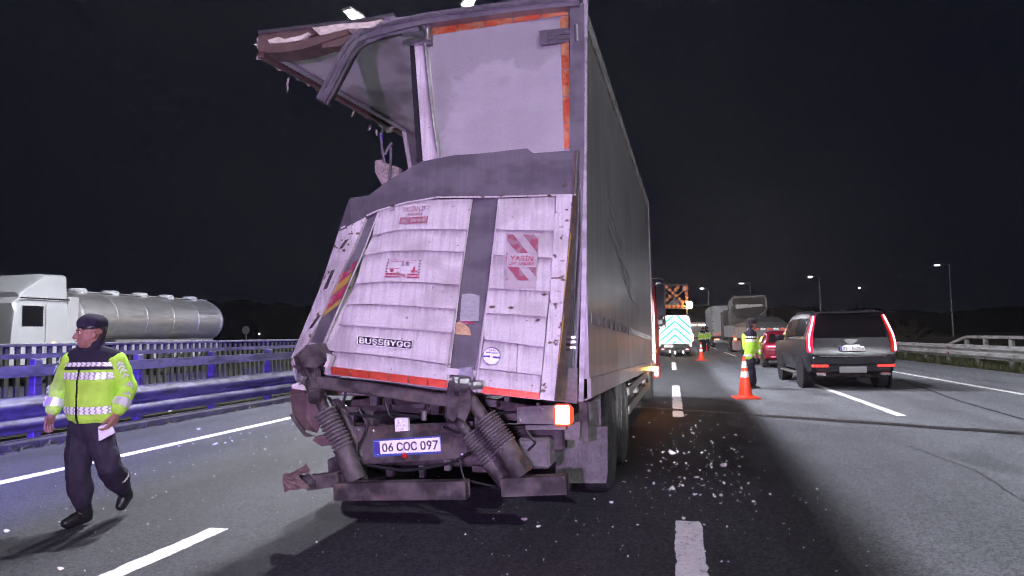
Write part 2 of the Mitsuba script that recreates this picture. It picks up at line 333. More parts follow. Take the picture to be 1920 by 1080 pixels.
mat('picket_concrete', lambda p, n, uv: mix((0.05, 0.05, 0.042), (0.02, 0.02, 0.016), noise(p.y * 9, p.z * 5)), 0.9)
mat('galvanised_shaded', lambda p, n, uv: mix((0.10, 0.10, 0.11), (0.055, 0.053, 0.058), smoothstep(0.42, 0.72, fbm(p.y * 2.2, p.z * 14, p.x, 3))) * (0.8 + 0.3 * noise(p.y * 11, p.z * 30)), 0.5, metal=0.2)  # darker copy of galvanised; dimmer lamplight on the left rails put into its colour
mat('arrow_lamp', (0.20, 0.06, 0.018), 0.35)
mat('trouser_navy', lambda p, n, uv: mi.Color3f(0.026, 0.021, 0.036) * (0.6 + 0.8 * fbm(p.x * 30, p.y * 30, p.z * 9, 3)), 0.8, spec=0.25)
# ================================================================== the setting: road, verges, hills
def sheet(x0, x1, y0, y1, z, nx=1, ny=1):
    xs, ys = np.linspace(x0, x1, nx + 1), np.linspace(y0, y1, ny + 1)
    v = np.array([[x, y, z] for y in ys for x in xs]); f = []
    for j in range(ny):
        for i in range(nx):
            a = j * (nx + 1) + i; f += [[a, a + 1, a + nx + 2], [a, a + nx + 2, a + nx + 1]]
    return TM(v, f)
obj('ground', sheet(-440, 440, -100, 620, -0.25), 'ground_soil', kind='structure')
def slab_sheet(x0, x1, y0, y1, z0, z1):
    return box(((x0 + x1) / 2, (y0 + y1) / 2, (z0 + z1) / 2), (x1 - x0, y1 - y0, z1 - z0))
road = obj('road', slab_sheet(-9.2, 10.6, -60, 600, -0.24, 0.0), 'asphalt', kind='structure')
obj('opposite_road', slab_sheet(-30, -12.2, -60, 600, -0.24, 0.0), 'asphalt', kind='structure')
obj('verge', slab_sheet(10.62, 40, -60, 600, -0.24, -0.03), 'ground_soil', kind='structure')
obj('kerb', cat(box((-9.0, 100, 0.05), (0.25, 320, 0.12), 0.02)), 'picket_concrete', kind='structure')
obj('bridge_edge', slab_sheet(-9.75, -9.21, -60, 300, -0.24, 0.02), 'concrete', kind='structure')
def stripe(x, y0, y1, w=0.15, z=0.004, step=0.5, taper=0.0):
    n = max(2, int((y1 - y0) / step)); ys = np.linspace(y0, y1, n)
    r = np.random.default_rng(int(abs(x * 100) + abs(y0 * 10)))
    L_ = np.stack([x - w / 2 + 0.006 * r.standard_normal(n), ys, np.full(n, z)], 1); R_ = np.stack([x + w / 2 + 0.006 * r.standard_normal(n), ys, np.full(n, z)], 1)
    v = np.vstack([L_, R_]); f = []
    for i in range(n - 1): f += [[i, n + i, n + i + 1], [i, n + i + 1, i + 1]]
    return TM(v, f)
obj('edge_line', stripe(-7.0, -10, 400, 0.17, step=0.4), 'road_paint', road)
obj('edge_line', stripe(7.42, -10, 400, 0.17, step=0.4), 'road_paint', road)
def dashes(x, starts, length, w):
    for y in starts: obj('lane_dash', stripe(x, y, y + length, w, step=0.08 if y < 8 else 0.25), 'road_paint', road)
dashes(-3.49, [-2.4, 13.0, 28.5, 44.0], 7.2, 0.16)
dashes(0.08, [-1.6, 12.4, 27.8, 43.6, 59.0, 74.5], 7.2, 0.19)
dashes(3.75, [12.8, 43.1, 60.8, 78.0], 9.2, 0.16)
# the joint across the carriageway and sealed cracks
def band_across(pts, w, z): 
    pts = np.asarray(pts, float); v = np.vstack([np.c_[pts[:, 0], pts[:, 1] - w / 2, np.full(len(pts), z)], np.c_[pts[:, 0], pts[:, 1] + w / 2, np.full(len(pts), z)]]); n = len(pts); f = []
    for i in range(n - 1): f += [[i, i + 1, n + i + 1], [i, n + i + 1, n + i]]
    return TM(v, f)
a_, b_ = G(1232, 766), G(1916, 813)
xs_ = np.linspace(-9, 10.5, 60)
jy = a_[1] + (xs_ - a_[0]) * (b_[1] - a_[1]) / (b_[0] - a_[0]) + 0.04 * rng.standard_normal(60)
obj('expansion_joint', band_across(np.c_[xs_, jy], 0.34, 0.008), 'seal', road)
obj('joint_rib', band_across(np.c_[xs_, jy + 0.02], 0.05, 0.012), 'dark_steel', road)
for pts, w in (([(2.6, 4.5), (3.0, 8.0), (2.85, 9.6)], 0.012), ([(5.2, 9.8), (5.6, 15.5), (6.4, 22.0)], 0.05)):
    pts = np.array(pts); q = np.stack([np.interp(np.linspace(0, 1, 30), np.linspace(0, 1, len(pts)), pts[:, k]) for k in (0, 1)], 1) + 0.006 * rng.standard_normal((30, 2))
    v = np.vstack([np.c_[q[:, 0] - w / 2, q[:, 1], np.full(30, .006)], np.c_[q[:, 0] + w / 2, q[:, 1], np.full(30, .006)]])
    obj('sealed_crack', TM(v, [t for i in range(29) for t in ([i, 30 + i, 31 + i], [i, 31 + i, i + 1])]), 'seal', road)
# hills
def ridge(x0, x1, y, depth, hts, seed, n=120):
    xs = np.linspace(x0, x1, n); h = np.interp(xs, np.linspace(x0, x1, len(hts)), hts)
    h = h * (0.85 + 0.3 * meshkit.fbm(np.c_[xs * 0.05, np.zeros(n), np.zeros(n)], 4, seed)) + 1.6 * meshkit.noise(np.c_[xs * 0.5, np.zeros(n), np.zeros(n)], seed)
    rows = [np.c_[xs, np.full(n, y + d * depth), h * k - 0.3] for d, k in ((0, 0), (0.3, 0.75), (0.6, 1.0), (1.3, 0.8), (2.0, 0.0))]
    v = np.vstack(rows); f = []
    for i in range(4):
        for j in range(n - 1): a = i * n + j; f += [[a, a + 1, a + n + 1], [a, a + n + 1, a + n]]
    return TM(v, f)
obj('hill', ridge(-420, 160, 420, 80, [36, 30, 26, 27, 24, 16, 12], 3), 'hill_soil', kind='structure', smooth=40)
obj('hill_right', ridge(60, 420, 260, 60, [4, 8, 10, 9, 11, 12], 5), 'hill_soil', kind='structure', smooth=40)
# verge grass behind the right-hand rail
def grass_mesh(n, x0, x1, y0, y1, h):
    b = np.c_[rng.uniform(x0, x1, n), rng.uniform(y0, y1, n) ** 1.0, np.full(n, -0.03)]
    a = rng.uniform(0, 6.283, n); hh = h * rng.uniform(0.4, 1.3, n) * (0.5 + meshkit.noise(b * 0.6)); w = 0.022
    s = np.c_[np.cos(a), np.sin(a), 0 * a]; lean = np.c_[rng.normal(0, .12, n), rng.normal(0, .12, n), hh]
    v = np.stack([b - s * w, b + s * w, b + lean], 1).reshape(-1, 3)
    return TM(v, np.arange(3 * n).reshape(-1, 3))
obj('verge_grass', cat(grass_mesh(9000, 10.75, 12.4, 18, 60, 0.42), grass_mesh(3500, 12.4, 16, 18, 60, 0.5)), 'grass', label='rough dry grass growing under and behind the right guardrail', cat='grass', kind='stuff')
obj('median_grass', grass_mesh(3500, -9.3, -8.75, 4, 40, 0.14), 'grass', label='short dry weeds in the gutter below the left guardrail', cat='grass', kind='stuff')

# ================================================================== guardrails
def thrie(y0, y1, x, face, ztop, hgt, waves=2, step=4.0, xf=None):
    """A corrugated rail along y; face is the sign of x it shows."""
    k = 9 if waves == 2 else 13
    t = np.linspace(0, 1, 25); prof = [(0.045 * (1 - math.cos(2 * math.pi * waves * a)), a) for a in t]
    sec = [(face * p, ztop - hgt * a) for p, a in prof]; back = [(face * (p - 0.012), ztop - hgt * a) for p, a in reversed(prof)]
    ys = np.arange(y0, y1 + step, step); rings = [np.array([[(xf(y) if xf else x) + a, y, b] for a, b in sec + back]) for y in ys]
    return loft(rings)
lg = thing('median_guardrail', 'blue lit steel guardrail with three rails along the left edge of the road', 'guardrail')
LX = -9.05
obj('beam', thrie(1, 220, LX, 1, 0.72, 0.52), 'galvanised_shaded', lg, smooth=35)
obj('upper_rail', sweep([[LX - 0.02, 1, 1.08], [LX - 0.02, 220, 1.08]], [(-.05, -.08), (.05, -.08), (.05, .08), (-.05, .08)]), 'galvanised_shaded', lg)
obj('top_rail', sweep([[LX - 0.25, 1, 1.29], [LX - 0.25, 220, 1.29]], [(-.04, -.035), (.04, -.035), (.04, .035), (-.04, .035)]), 'galvanised_shaded', lg)
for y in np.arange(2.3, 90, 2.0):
    obj('post', box((LX - 0.12, y, 0.62), (0.12, 0.13, 1.26), 0.01), 'galvanised_shaded', lg)
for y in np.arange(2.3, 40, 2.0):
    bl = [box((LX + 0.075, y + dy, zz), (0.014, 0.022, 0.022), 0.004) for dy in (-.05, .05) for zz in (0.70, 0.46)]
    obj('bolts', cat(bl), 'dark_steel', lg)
fence = thing('bridge_parapet_fence', 'pale picket fence on the bridge edge behind the left guardrail', 'fence')
FX = -11.6
for y in np.arange(5.5, 62, 0.22):
    obj('picket', box((FX, y, 0.74), (0.05, 0.085, 1.36)), 'picket_concrete', fence)
obj('far_pickets', cat([box((FX, y, 0.74), (0.05, 0.085, 1.36)) for y in np.arange(62, 150, 0.22)]), 'picket_concrete', fence, kind='stuff')
obj('handrail', box((FX, 110, 1.45), (0.10, 220, 0.06), 0.01), 'galvanised_shaded', fence)
obj('bottom_rail', box((FX, 110, 0.04), (0.2, 220, 0.10), 0.01), 'picket_concrete', fence)
rg = thing('roadside_guardrail', 'grey corrugated steel guardrail on posts along the right shoulder', 'guardrail')
RX = lambda y: 10.95
obj('beam', thrie(14, 240, 10.95, -1, 0.83, 0.50), 'galvanised', rg, smooth=35)
for y in np.arange(15.4, 90, 2.66): obj('post', box((11.05, y, 0.40), (0.10, 0.14, 0.84), 0.01), 'galvanised', rg)
q = HX(1783, 656, 10.95)[1]
for dz in (0.70, 0.48): obj('reflector', lathe([(0.0, 0), (0.05, 0), (0.05, 0.02), (0, 0.02)], (10.95 - 0.1, q, dz), (-1, 0, 0), 12), 'lamp_red_glass', rg)
br = thing('bridge_railing', 'pale steel box railing sloping up behind the right guardrail at frame edge', 'railing')
PX = 12.1
def pz(px, py): return HX(px, py, PX)
r0, r1, r2 = pz(1778, 648), pz(1815, 631.5), pz(1960, 632.5)
zt = r1[2]
obj('rail', sweep([[PX, r1[1], zt], [PX, 8, zt]], [(-.09, -.055), (.09, -.055), (.09, .055), (-.09, .055)]), 'galvanised', br)
obj('sloped_rail', sweep([[PX, r0[1] + 2.0, 0.35], [PX, r1[1] + 0.01, zt]], [(-.085, -.055), (.085, -.055), (.085, .055), (-.085, .055)]), 'galvanised', br)
for px in (1813, 1848, 1897, 1960): 
    y = pz(px, 640)[1]; obj('post', box((PX, y, zt / 2 - 0.03), (0.12, 0.22, zt - 0.06), 0.01), 'galvanised', br)

# ================================================================== street lamps
def lamp_head(parent, c, d, power, weight, size=(0.95, 0.36), tilt=0.0):
    """A luminaire: a flat housing with a glowing lens below; d is the horizontal way it points."""
    d = np.asarray(d, float); d = d / np.linalg.norm(d); s = np.cross(d, ZZ); R = np.stack([d, s, ZZ], 1)
    obj('housing', box(c, (size[0] + 0.14, size[1] + 0.08, 0.10), 0.03, R), 'dark_steel', parent)
    prof = [(a, b) for a, b in ((1.0, 0.0), (0.94, 0.05), (0.74, 0.10), (0.4, 0.13))]
    ang = np.arange(20) * 2 * math.pi / 20
    rings = [np.asarray(c) - ZZ * (0.052 + h) + np.outer(np.cos(ang) * r * size[0] / 2, d) + np.outer(np.sin(ang) * r * size[1] / 2, s) for r, h in prof]
    m = loft(rings); m.fix_normals()
    obj('lens', m, 'lamp_clear', parent, emit=power, weight=weight)
def street_lamp(label, base, heads, H, power, weight, group=None, r=0.09, size=(0.95, 0.36)):
    t = thing('street_lamp', label, 'street lamp', group)
    base = np.asarray(base, float)
    obj('pole', tube([base, base + ZZ * (H + 0.25)], [r, r * 0.5], 10), 'galvanised', t, smooth=40)
    for hx, hy in heads:
        tip = np.array([hx, hy, H]); st = base + ZZ * (H + 0.1); way = tip - st; way[2] = 0; L_ = np.linalg.norm(way); way = way / L_
        obj('arm', tube([st, st + way * (L_ - 0.4) + ZZ * 0.08], [0.045, 0.035], 8), 'dark_steel', t, smooth=40)
        lamp_head(t, tip + ZZ * 0.06, way, power, weight, size)
    return t
ml = street_lamp('tall twin arm street lamp rising behind the torn truck roof', (-8.9, 24.4, 0), [tuple(G(880, 4, 12)[:2]), tuple(G(662, 28, 12)[:2])], 12.0, STREET * 1.9, 6, size=(0.60, 0.30))
street_lamp('long armed street lamp beside the truck, its lamp head above the picture', (-10.6, 7.7, 0), [(-4.7, 9.5)], 14.0, STREET * 1.15, 14)
street_lamp('unseen fill lamp added on the right verge behind the photographer', (15.5, -14, 0), [(12.5, -13)], 12.0, STREET * 2.6, 8)  # unseen fill lamp, added to lift the truck's shadow on the road
for y, nm in ((60, 'nearest'), (100, 'middle one'), (140, 'farthest')):
    street_lamp(f'twin arm median street lamp far ahead behind the truck, {nm} in the row', (-8.35, y, 0), [(-6.4, y), (-10.3, y)], 12.0, STREET * 0.55, 1, 'median street lamps behind the truck')
names = ['street lamp at the far right beyond the bridge railing', 'street lamp above the dark sport utility vehicle', 'street lamp above the tall tarped truck', 'street lamp nearest the lit amber arrow board']
for (lx, ly, px, pw), nm in zip(((1757, 497, 1786, 3.0), (1519, 519, 1540, 3.0), (1390, 531, 1409, 2.5), (1316, 541, 1330, 2.5)), names):
    h = G(lx, ly, 12.0); dep = np.dot(h - CAM, CF); b = D(px, 600, dep); b[2] = 0
    street_lamp(nm, b, [(h[0], h[1])], 12.0, STREET * 0.35, 1, r=0.11)
for px, py, dist, nm in ((1611, 541, 260, 'faint tiny lamp far off above the sport utility vehicle'), (487, 627, 300, 'pair of tiny white lights far off left of the truck')):
    q = D(px, py, dist); t = thing('distant_lamp', nm, 'lamp')
    obj('post', tube([[q[0], q[1], 0], [q[0], q[1], q[2]]], 0.12, 6), 'dark_steel', t)
    m = trimesh.creation.icosphere(1, 0.35); obj('bulb', TM(m.vertices + q + np.array([0, -0.3, 0.2]), m.faces), 'lamp_clear', t, emit=(3, 3, 3), weight=0.05)
# a round sign on the other carriageway and a bare tree at the right
q = D(461, 619, 62); t = thing('road_sign', 'small round sign on a post beyond the tanker truck', 'sign')
obj('post', tube([[q[0], q[1] + 0.06, 0], [q[0], q[1] + 0.06, q[2] + 0.3]], 0.04, 6), 'galvanised', t)
obj('face', lathe([(0, 0), (0.38, 0), (0.38, 0.03), (0, 0.03)], q, (0, -1, 0), 24), 'trailer_grey', t)
def bare_tree(label, base, h, seed):
    r = np.random.default_rng(seed); t = thing('bare_tree', label, 'tree'); trunk, twigs = [], []
    def grow(p, d, l, rad, lev):
        q = p + d * l; (trunk if lev < 2 else twigs).append(tube([p, (p + q) / 2 + r.normal(0, 0.03 * l, 3), q], [rad, rad * 0.85, rad * 0.65], 5))
        if lev < 5:
            for _ in range(3 if lev else 5):
                n = d + r.normal(0, 0.5, 3); n[2] = abs(n[2]) * 0.8 + 0.15; grow(p + (q - p) * r.uniform(0.5, 1), n / np.linalg.norm(n), l * r.uniform(0.55, 0.8), rad * 0.55, lev + 1)
    grow(np.asarray(base, float), ZZ * 1.0, h * 0.3, 0.06, 0)
    obj('trunk', cat(trunk), 'bark', t); obj('crown', cat(twigs), 'bark', t)
q = HX(1688, 640, 14.5); bare_tree('faint bare bush behind the right guardrail beside the sport utility vehicle', (14.5, q[1], -0.1), 3.6, 4)
q = HX(1712, 640, 15.5); bare_tree('second faint bare bush farther right behind the guardrail', (15.5, q[1], -0.1), 3.0, 9)
# ================================================================== vehicles in general
def wheel(parent, c, axis, R=0.36, w=0.24, rim='worn_chrome', name='wheel'):
    axis = np.asarray(axis, float); axis = axis / np.linalg.norm(axis); h = w / 2
    prof = [(R * 0.60, -h * 0.9), (R * 0.86, -h), (R * 0.97, -h * 0.8), (R, -h * 0.45), (R, h * 0.45), (R * 0.97, h * 0.8), (R * 0.86, h), (R * 0.60, h * 0.9)]
    k = obj(name, lathe(prof, c, axis, 28), 'rubber', parent, smooth=30)
    hub = lathe([(0.0, h * 0.35), (R * 0.16, h * 0.6), (R * 0.2, h * 0.3), (R * 0.5, h * 0.15), (R * 0.56, h * 0.75), (R * 0.61, h * 0.93), (R * 0.61, h * 0.2)], c, axis, 24)
    obj('rim', hub, rim, k, smooth=30)
class Fr:
    """A vehicle's own frame: x right, y ahead, z up."""
    def __init__(s, o, yaw): s.o = np.asarray(o, float); s.R = rotz(-yaw)
    def __call__(s, *p): return s.o + s.R @ np.array(p, float)
    def m(s, mesh): return TM(np.asarray(mesh.vertices) @ s.R.T + s.o, mesh.faces)
    def d(s, *v): return s.R @ np.array(v, float)
def car_shell(S):
    """S: stations (y, z_bottom, z_belt, z_top, half widths low, belt, top)."""
    rings = []
    for y, zb, zl, zt, wl, wb, wt in S:
        hm = zb + (zl - zb) * 0.5; e = min(0.05, (zt - zl) * 0.3 + 0.004)
        half = [(wl * 0.86, zb), (wl * 0.97, zb + 0.05), (wl + (wb - wl) * 0.6 + 0.012, hm), (wb, zl - 0.04), (wb - 0.015, zl), (wt + 0.02, zt - e), (wt - 0.07, zt - e * 0.25), (wt * 0.5, zt + 0.012)]
        ring = [(x, y, z) for x, z in half] + [(-x, y, z) for x, z in reversed(half)]
        rings.append(np.array(ring))
    return loft(rings)
def at_station(S, y):
    a = np.array(S); return [np.interp(y, a[:, 0], a[:, k]) for k in range(1, 7)]
def side_window(S, sgn, y0, y1, lo=0.10, hi=0.84, out=0.012):
    ys = np.linspace(y0, y1, 5); g = []
    for t in (hi, lo):
        row = []
        for y in ys:
            zb, zl, zt, wl, wb, wt = at_station(S, y); e = min(0.05, (zt - zl) * 0.3)
            row.append([sgn * ((wb - 0.015) * (1 - t) + (wt + 0.02) * t + out), y, zl * (1 - t) + (zt - e) * t])
        g.append(row)
    return grid_slab(g, [-sgn * 0.02, 0, 0])
def plate_text(parent, corners, text, out, ink='ink_dark'):
    k = obj('licence_plate', grid_slab(np.array([[corners[0], corners[1]], [corners[3], corners[2]]]), -np.asarray(out) * 0.01), 'plate_white', parent)
    obj('blue_band', quad_on(corners, 0.0, 0.02, 0.085, 0.98, out), 'ink_blue', k)
    obj('lettering', text_on(text, bilerp(corners, [0.12, 0.97, 0.97, 0.12], [0.18, 0.18, 0.84, 0.84]), out, True), ink, k)

# ------------------------------------------------------------------ the dark sport utility vehicle
S = [(0.0, .50, .86, .90, .90, .97, .95), (0.05, .46, 1.02, 1.08, .93, 1.0, .985), (0.10, .42, 1.20, 1.25, .95, 1.01, .985), (0.17, .40, 1.24, 1.52, .97, 1.015, .90), (0.30, .38, 1.25, 1.86, .98, 1.02, .79), (0.6, .38, 1.26, 1.92, .99, 1.025, .79),
     (1.6, .38, 1.25, 1.95, .99, 1.03, .80), (2.7, .38, 1.23, 1.93, .99, 1.03, .80), (3.35, .38, 1.22, 1.84, .99, 1.03, .78), (4.05, .38, 1.20, 1.24, .99, 1.02, .95), (4.9, .40, 1.15, 1.18, .98, 1.0, .93), (5.25, .42, 1.02, 1.05, .95, .97, .90), (5.38, .5, .9, .92, .88, .9, .85)]
suv = thing('sport_utility_vehicle', 'large dark sport utility vehicle driving away with tall glowing red tail lights', 'car')
A = Fr((4.27, 18.1, 0.0), math.radians(-0.6))
obj('body', A.m(car_shell(S)), 'suv_paint', suv, smooth=32)
def az(x, y, z): return A(x, y, z)
rw = [[az(-.74, .245, 1.80), az(0, .235, 1.82), az(.74, .245, 1.80)], [az(-.83, .10, 1.28), az(0, .085, 1.28), az(.83, .10, 1.28)]]
obj('rear_window', grid_slab(rw, A.d(0, .03, 0)), 'dark_glass', suv)
for sg in (-1, 1):
    for y0, y1 in ((0.55, 1.55), (1.65, 2.65), (2.75, 3.35)): obj('side_window', A.m(side_window(S, sg, y0, y1)), 'dark_glass', suv)
    top, mid, low = np.array([sg * .79, .225, 1.83]), np.array([sg * .935, .075, 1.36]), np.array([sg * .955, .005, .93])
    rows = []
    for p, w in ((top, .05), (np.array([sg * .855, .14, 1.62]), .062), (mid, .075), (np.array([sg * .965, .03, 1.14]), .085), (low, .09)):
        rows.append([A(*(p - np.array([sg * w, 0.012, 0]))), A(*(p + np.array([0, -0.028, 0]))), A(*(p + np.array([sg * w * .55, 0.05, 0])))])
    tl = obj('tail_light', grid_slab(rows, A.d(0, .04, 0)), 'lamp_red_glass', suv, emit=(0.42, 0.002, 0.045), weight=1.0)
    core = [A(*(p + np.array([sg * 0.004, -0.036, 0]))) for p in (top * .97 + mid * .03, np.array([sg * .855, .14, 1.62]), mid, np.array([sg * .965, .03, 1.14]), low * .93 + mid * .07)]
    m = tube(core, 0.019, 8); m.fix_normals(); obj('light_strip', m, 'lamp_clear', tl, emit=(7.0, 1.1, 1.6), weight=1.0)
    m = A.m(box((sg * .74, -.012, .60), (.40, .05, .075), .02)); m.fix_normals()
    obj('bumper_light', m, 'lamp_red_glass', suv, emit=(0.42, 0.035, 0.03), weight=0.5)
    obj('roof_rail', tube([A(sg * .70, .55, 1.93), A(sg * .70, .65, 1.965), A(sg * .71, 2.7, 1.965), A(sg * .71, 2.85, 1.93)], .014, 8), 'chrome', suv, smooth=40)
    obj('mirror', A.m(box((sg * 1.13, 3.15, 1.28), (.22, .12, .17), .04)), 'suv_paint', suv)
    obj('wheel_arch', A.m(lathe([(.40, -.02), (.46, -.02), (.46, .03), (.40, .03)], (sg * 1.0, 1.0, .40), (sg, 0, 0), 30)), 'black_plastic', suv, smooth=30)
    obj('wheel_arch', A.m(lathe([(.40, -.02), (.46, -.02), (.46, .03), (.40, .03)], (sg * 1.0, 4.1, .40), (sg, 0, 0), 30)), 'black_plastic', suv, smooth=30)
    obj('exhaust', A.m(box((sg * .72, .02, .40), (.22, .12, .07), .02)), 'chrome', suv)
    obj('running_board', A.m(box((sg * 1.03, 2.5, .36), (.16, 2.1, .05), .015)), 'worn_chrome', suv)
    for y in (1.0, 4.1): wheel(suv, A(sg * .87, y, .39), A.d(sg, 0, 0), .39, .30)
obj('spoiler', A.m(box((0, .25, 1.90), (1.42, .24, .05), .02)), 'suv_paint', suv)
obj('bumper', A.m(cat(box((0, .015, .72), (1.84, .12, .24), .05), box((0, .03, .50), (1.70, .10, .14), .04))), 'suv_paint', suv, smooth=30)
obj('bumper_trim', A.m(box((0, -.052, .83), (1.5, .02, .02), .004)), 'worn_chrome', suv)
obj('skid_plate', A.m(box((0, -.03, .50), (.62, .05, .16), .02)), 'trailer_grey', suv)
cb_ = poly_slab([A(x, .048, 1.185 + z) for x, z in ((-.14, .055), (.14, .055), (.15, .02), (.07, -.05), (0, -.07), (-.07, -.05), (-.15, .02))], A.d(0, .02, 0))
obj('crest_badge', cb_, 'worn_chrome', suv)
pc = [A(-.27, -.012, 1.07), A(.27, -.012, 1.07), A(.27, -.065, .955), A(-.27, -.065, .955)]
plate_text(suv, pc, '33 L 54006', A.d(0, -1, 0))
m = A.m(box((0, -.045, 1.09), (.34, .03, .02))); m.fix_normals(); obj('plate_lamp', m, 'lamp_clear', suv, emit=(0.9, 0.9, 1.0), weight=0.2)
obj('underbody', A.m(cat(box((0, 2.6, .34), (1.5, 4.4, .12), .03), box((0, 1.0, .36), (1.6, .12, .12), .03), box((.3, .5, .36), (.5, .5, .14), .05))), 'grimy_steel', suv)

# ------------------------------------------------------------------ the red car ahead of it
def saloon(key, label, o, yaw, paint, extra=None):
    S = [(0.0, .40, .72, .74, .80, .84, .80), (0.06, .34, .92, .95, .83, .87, .80), (0.45, .30, .97, 1.0, .85, .89, .74), (1.05, .28, .96, 1.40, .86, .90, .60), (1.8, .26, .95, 1.46, .86, .90, .62), (2.5, .26, .94, 1.42, .86, .90, .60), (3.3, .26, .92, .96, .86, .89, .75), (4.1, .28, .82, .85, .84, .86, .78), (4.4, .34, .66, .68, .74, .78, .70)]
    t = thing(key, label, 'car'); B = Fr(o, yaw)
    obj('body', B.m(car_shell(S)), paint, t, smooth=32)
    rows = [[B(-.52, .98, 1.36), B(.52, .98, 1.36)], [B(-.66, .46, 1.03), B(.66, .46, 1.03)]]
    obj('rear_window', grid_slab(rows, B.d(0, .03, .0)), 'dark_glass', t)
    for sg in (-1, 1):
        for y0, y1 in ((1.0, 1.75), (1.82, 2.6)): obj('side_window', B.m(side_window(S, sg, y0, y1)), 'dark_glass', t)
        for y in (0.85, 3.5): wheel(t, B(sg * .78, y, .31), B.d(sg, 0, 0), .31, .21)
        obj('mirror', B.m(box((sg * .98, 2.62, 1.0), (.2, .1, .13), .03)), paint, t)
        m = B.m(box((sg * .62, .012, .86), (.36, .06, .10), .02)); m.fix_normals(); tl = obj('tail_light', m, 'lamp_red_glass', t, emit=(1.6, .05, .18), weight=0.4)
        m = B.m(box((sg * .6, -.022, .86), (.28, .02, .03), .008)); m.fix_normals(); obj('light_strip', m, 'lamp_clear', tl, emit=(4, 2.4, 2.7), weight=0.3)
    obj('bumper', B.m(cat(box((0, .0, .50), (1.66, .14, .24), .05))), paint, t, smooth=30)
    m = B.m(box((0, -.08, .46), (1.3, .02, .025), .005)); m.fix_normals(); obj('bumper_strip', m, 'lamp_red_glass', t, emit=(1.5, .2, .3), weight=0.2)
    pcs = [B(-.26, -.075, .62), B(.26, -.075, .62), B(.26, -.075, .51), B(-.26, -.075, .51)]
    obj('licence_plate', grid_slab(np.array([[pcs[0], pcs[1]], [pcs[3], pcs[2]]]), B.d(0, .01, 0)), 'plate_white', t)
    return t, B
saloon('red_car', 'red car with lit tail lights between the officer and the sport utility vehicle', (4.45, 28.6, 0), 0.0, 'car_red')

# ------------------------------------------------------------------ the patrol car that lights the scene from behind the photographer
def patrol(label, o, lit):
    pt, B = saloon('patrol_car', label, o, 0.0, 'car_white')
    obj('light_bar', B.m(box((0, 2.0, 1.53), (1.2, .28, .10), .03)), 'black_plastic', pt)
    for sg, e, nm, mt in ((-1, (2, 4, 40), 'blue_beacon', 'police_blue'), (1, (40, 4, 6), 'red_beacon', 'lamp_red_glass')):
        m = B.m(box((sg * .38, 2.0, 1.63), (.40, .22, .10), .03)); m.fix_normals(); obj(nm, m, mt, pt, emit=e if nm[:3] in lit else None, weight=0.5 if nm[:3] in lit else None)
        m = B.m(box((sg * .6, 4.40, .68), (.34, .06, .13), .03)); m.fix_normals(); obj('headlight', m, 'lamp_clear', pt, emit=(60, 60, 62) if 'hea' in lit else None, weight=0.5 if 'hea' in lit else None)
    return B
B = patrol('white patrol car with lit headlights parked behind the photographer', (-0.5, -5.6, 0), ('hea', 'red'))
B2 = patrol('second white patrol car added left behind the photographer to carry the blue beacon', (-3.4, -6.6, 0), ('blu',))  # second car added out of view to hold the blue light
def spot(name, o, target, inten, cut, beam):
    scene[name] = {'type': 'spot', 'to_world': mi.ScalarTransform4f().look_at(origin=[float(x) for x in o], target=[float(x) for x in target], up=[0, 0, 1]), 'intensity': rgb(inten), 'cutoff_angle': cut, 'beam_width': beam, 'sampling_weight': 4.0}
spot('patrol_car_work_light', B(-0.25, 2.3, 1.66), (-2.3, 5.2, 2.1), PATROL_WHITE, 30.0, 17.0)
spot('patrol_car_blue_light', B2(-.0, 2.3, 1.66), (-9.1, 10.0, 0.5), PATROL_BLUE, 13.0, 6.0)
spot('patrol_car_headlight', B(0.6, 4.5, .70), (0.4, 45, 1.5), PATROL_BEAM, 5.6, 3.0)
# ================================================================== the damaged box lorry
tr = thing('box_truck', 'crashed box truck with torn open roof and crumpled dirty white tail lift', 'truck')
XR, XL, LEN = 1.30, -1.25, 9.2
zb = lambda y: 0.98 - 0.24 * y / LEN
zt = lambda y: 4.12 + 0.08 * y / LEN
# --- box: right wall, roof, floor, front wall, what is left of the left wall
def yz_wall(x, y0, y1, th, lo=None, hi=None, n=10):
    ys = np.linspace(y0, y1, n); lo = lo or (lambda y: zb(y)); hi = hi or (lambda y: zt(y) - 0.16)
    return grid_slab([[W(x, y, hi(y)) for y in ys], [W(x, y, lo(y)) for y in ys]], -TXV * th)
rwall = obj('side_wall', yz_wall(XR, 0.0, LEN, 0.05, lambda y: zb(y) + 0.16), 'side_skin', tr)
obj('lower_rail', grid_slab([[W(XR + .012, y, zb(y) + .165) for y in (0, LEN)], [W(XR + .012, y, zb(y) + .02) for y in (0, LEN)], [W(XR - .03, y, zb(y)) for y in (0, LEN)]], -TXV * .03), 'side_skin', rwall)
obj('upper_rail', grid_slab([[W(XR - .05, y, zt(y) + .015) for y in (0, LEN)], [W(XR + .015, y, zt(y) - .02) for y in (0, LEN)], [W(XR + .015, y, zt(y) - .17) for y in (0, LEN)]], -TXV * .02), 'galvanised', rwall)
obj('front_corner_rail', tbox(XR - .04, XR + .022, LEN - .07, LEN + .02, zb(LEN), zt(LEN), .01), 'galvanised', rwall)
for y in np.arange(0.55, 9.0, 0.42):
    obj('lashing_ring', lathe([(0, 0.002), (.045, .004), (.052, .014), (.038, .018), (.026, .006), (0, .006)], W(XR, y, zb(y) + .62), TXV, 10), 'side_skin', rwall)
obj('lashing_rail', grid_slab([[W(XR + .004, y, zb(y) + .66) for y in (.2, 9.0)], [W(XR + .004, y, zb(y) + .58) for y in (.2, 9.0)]], -TXV * .003), 'side_skin', rwall)
sc_ = []
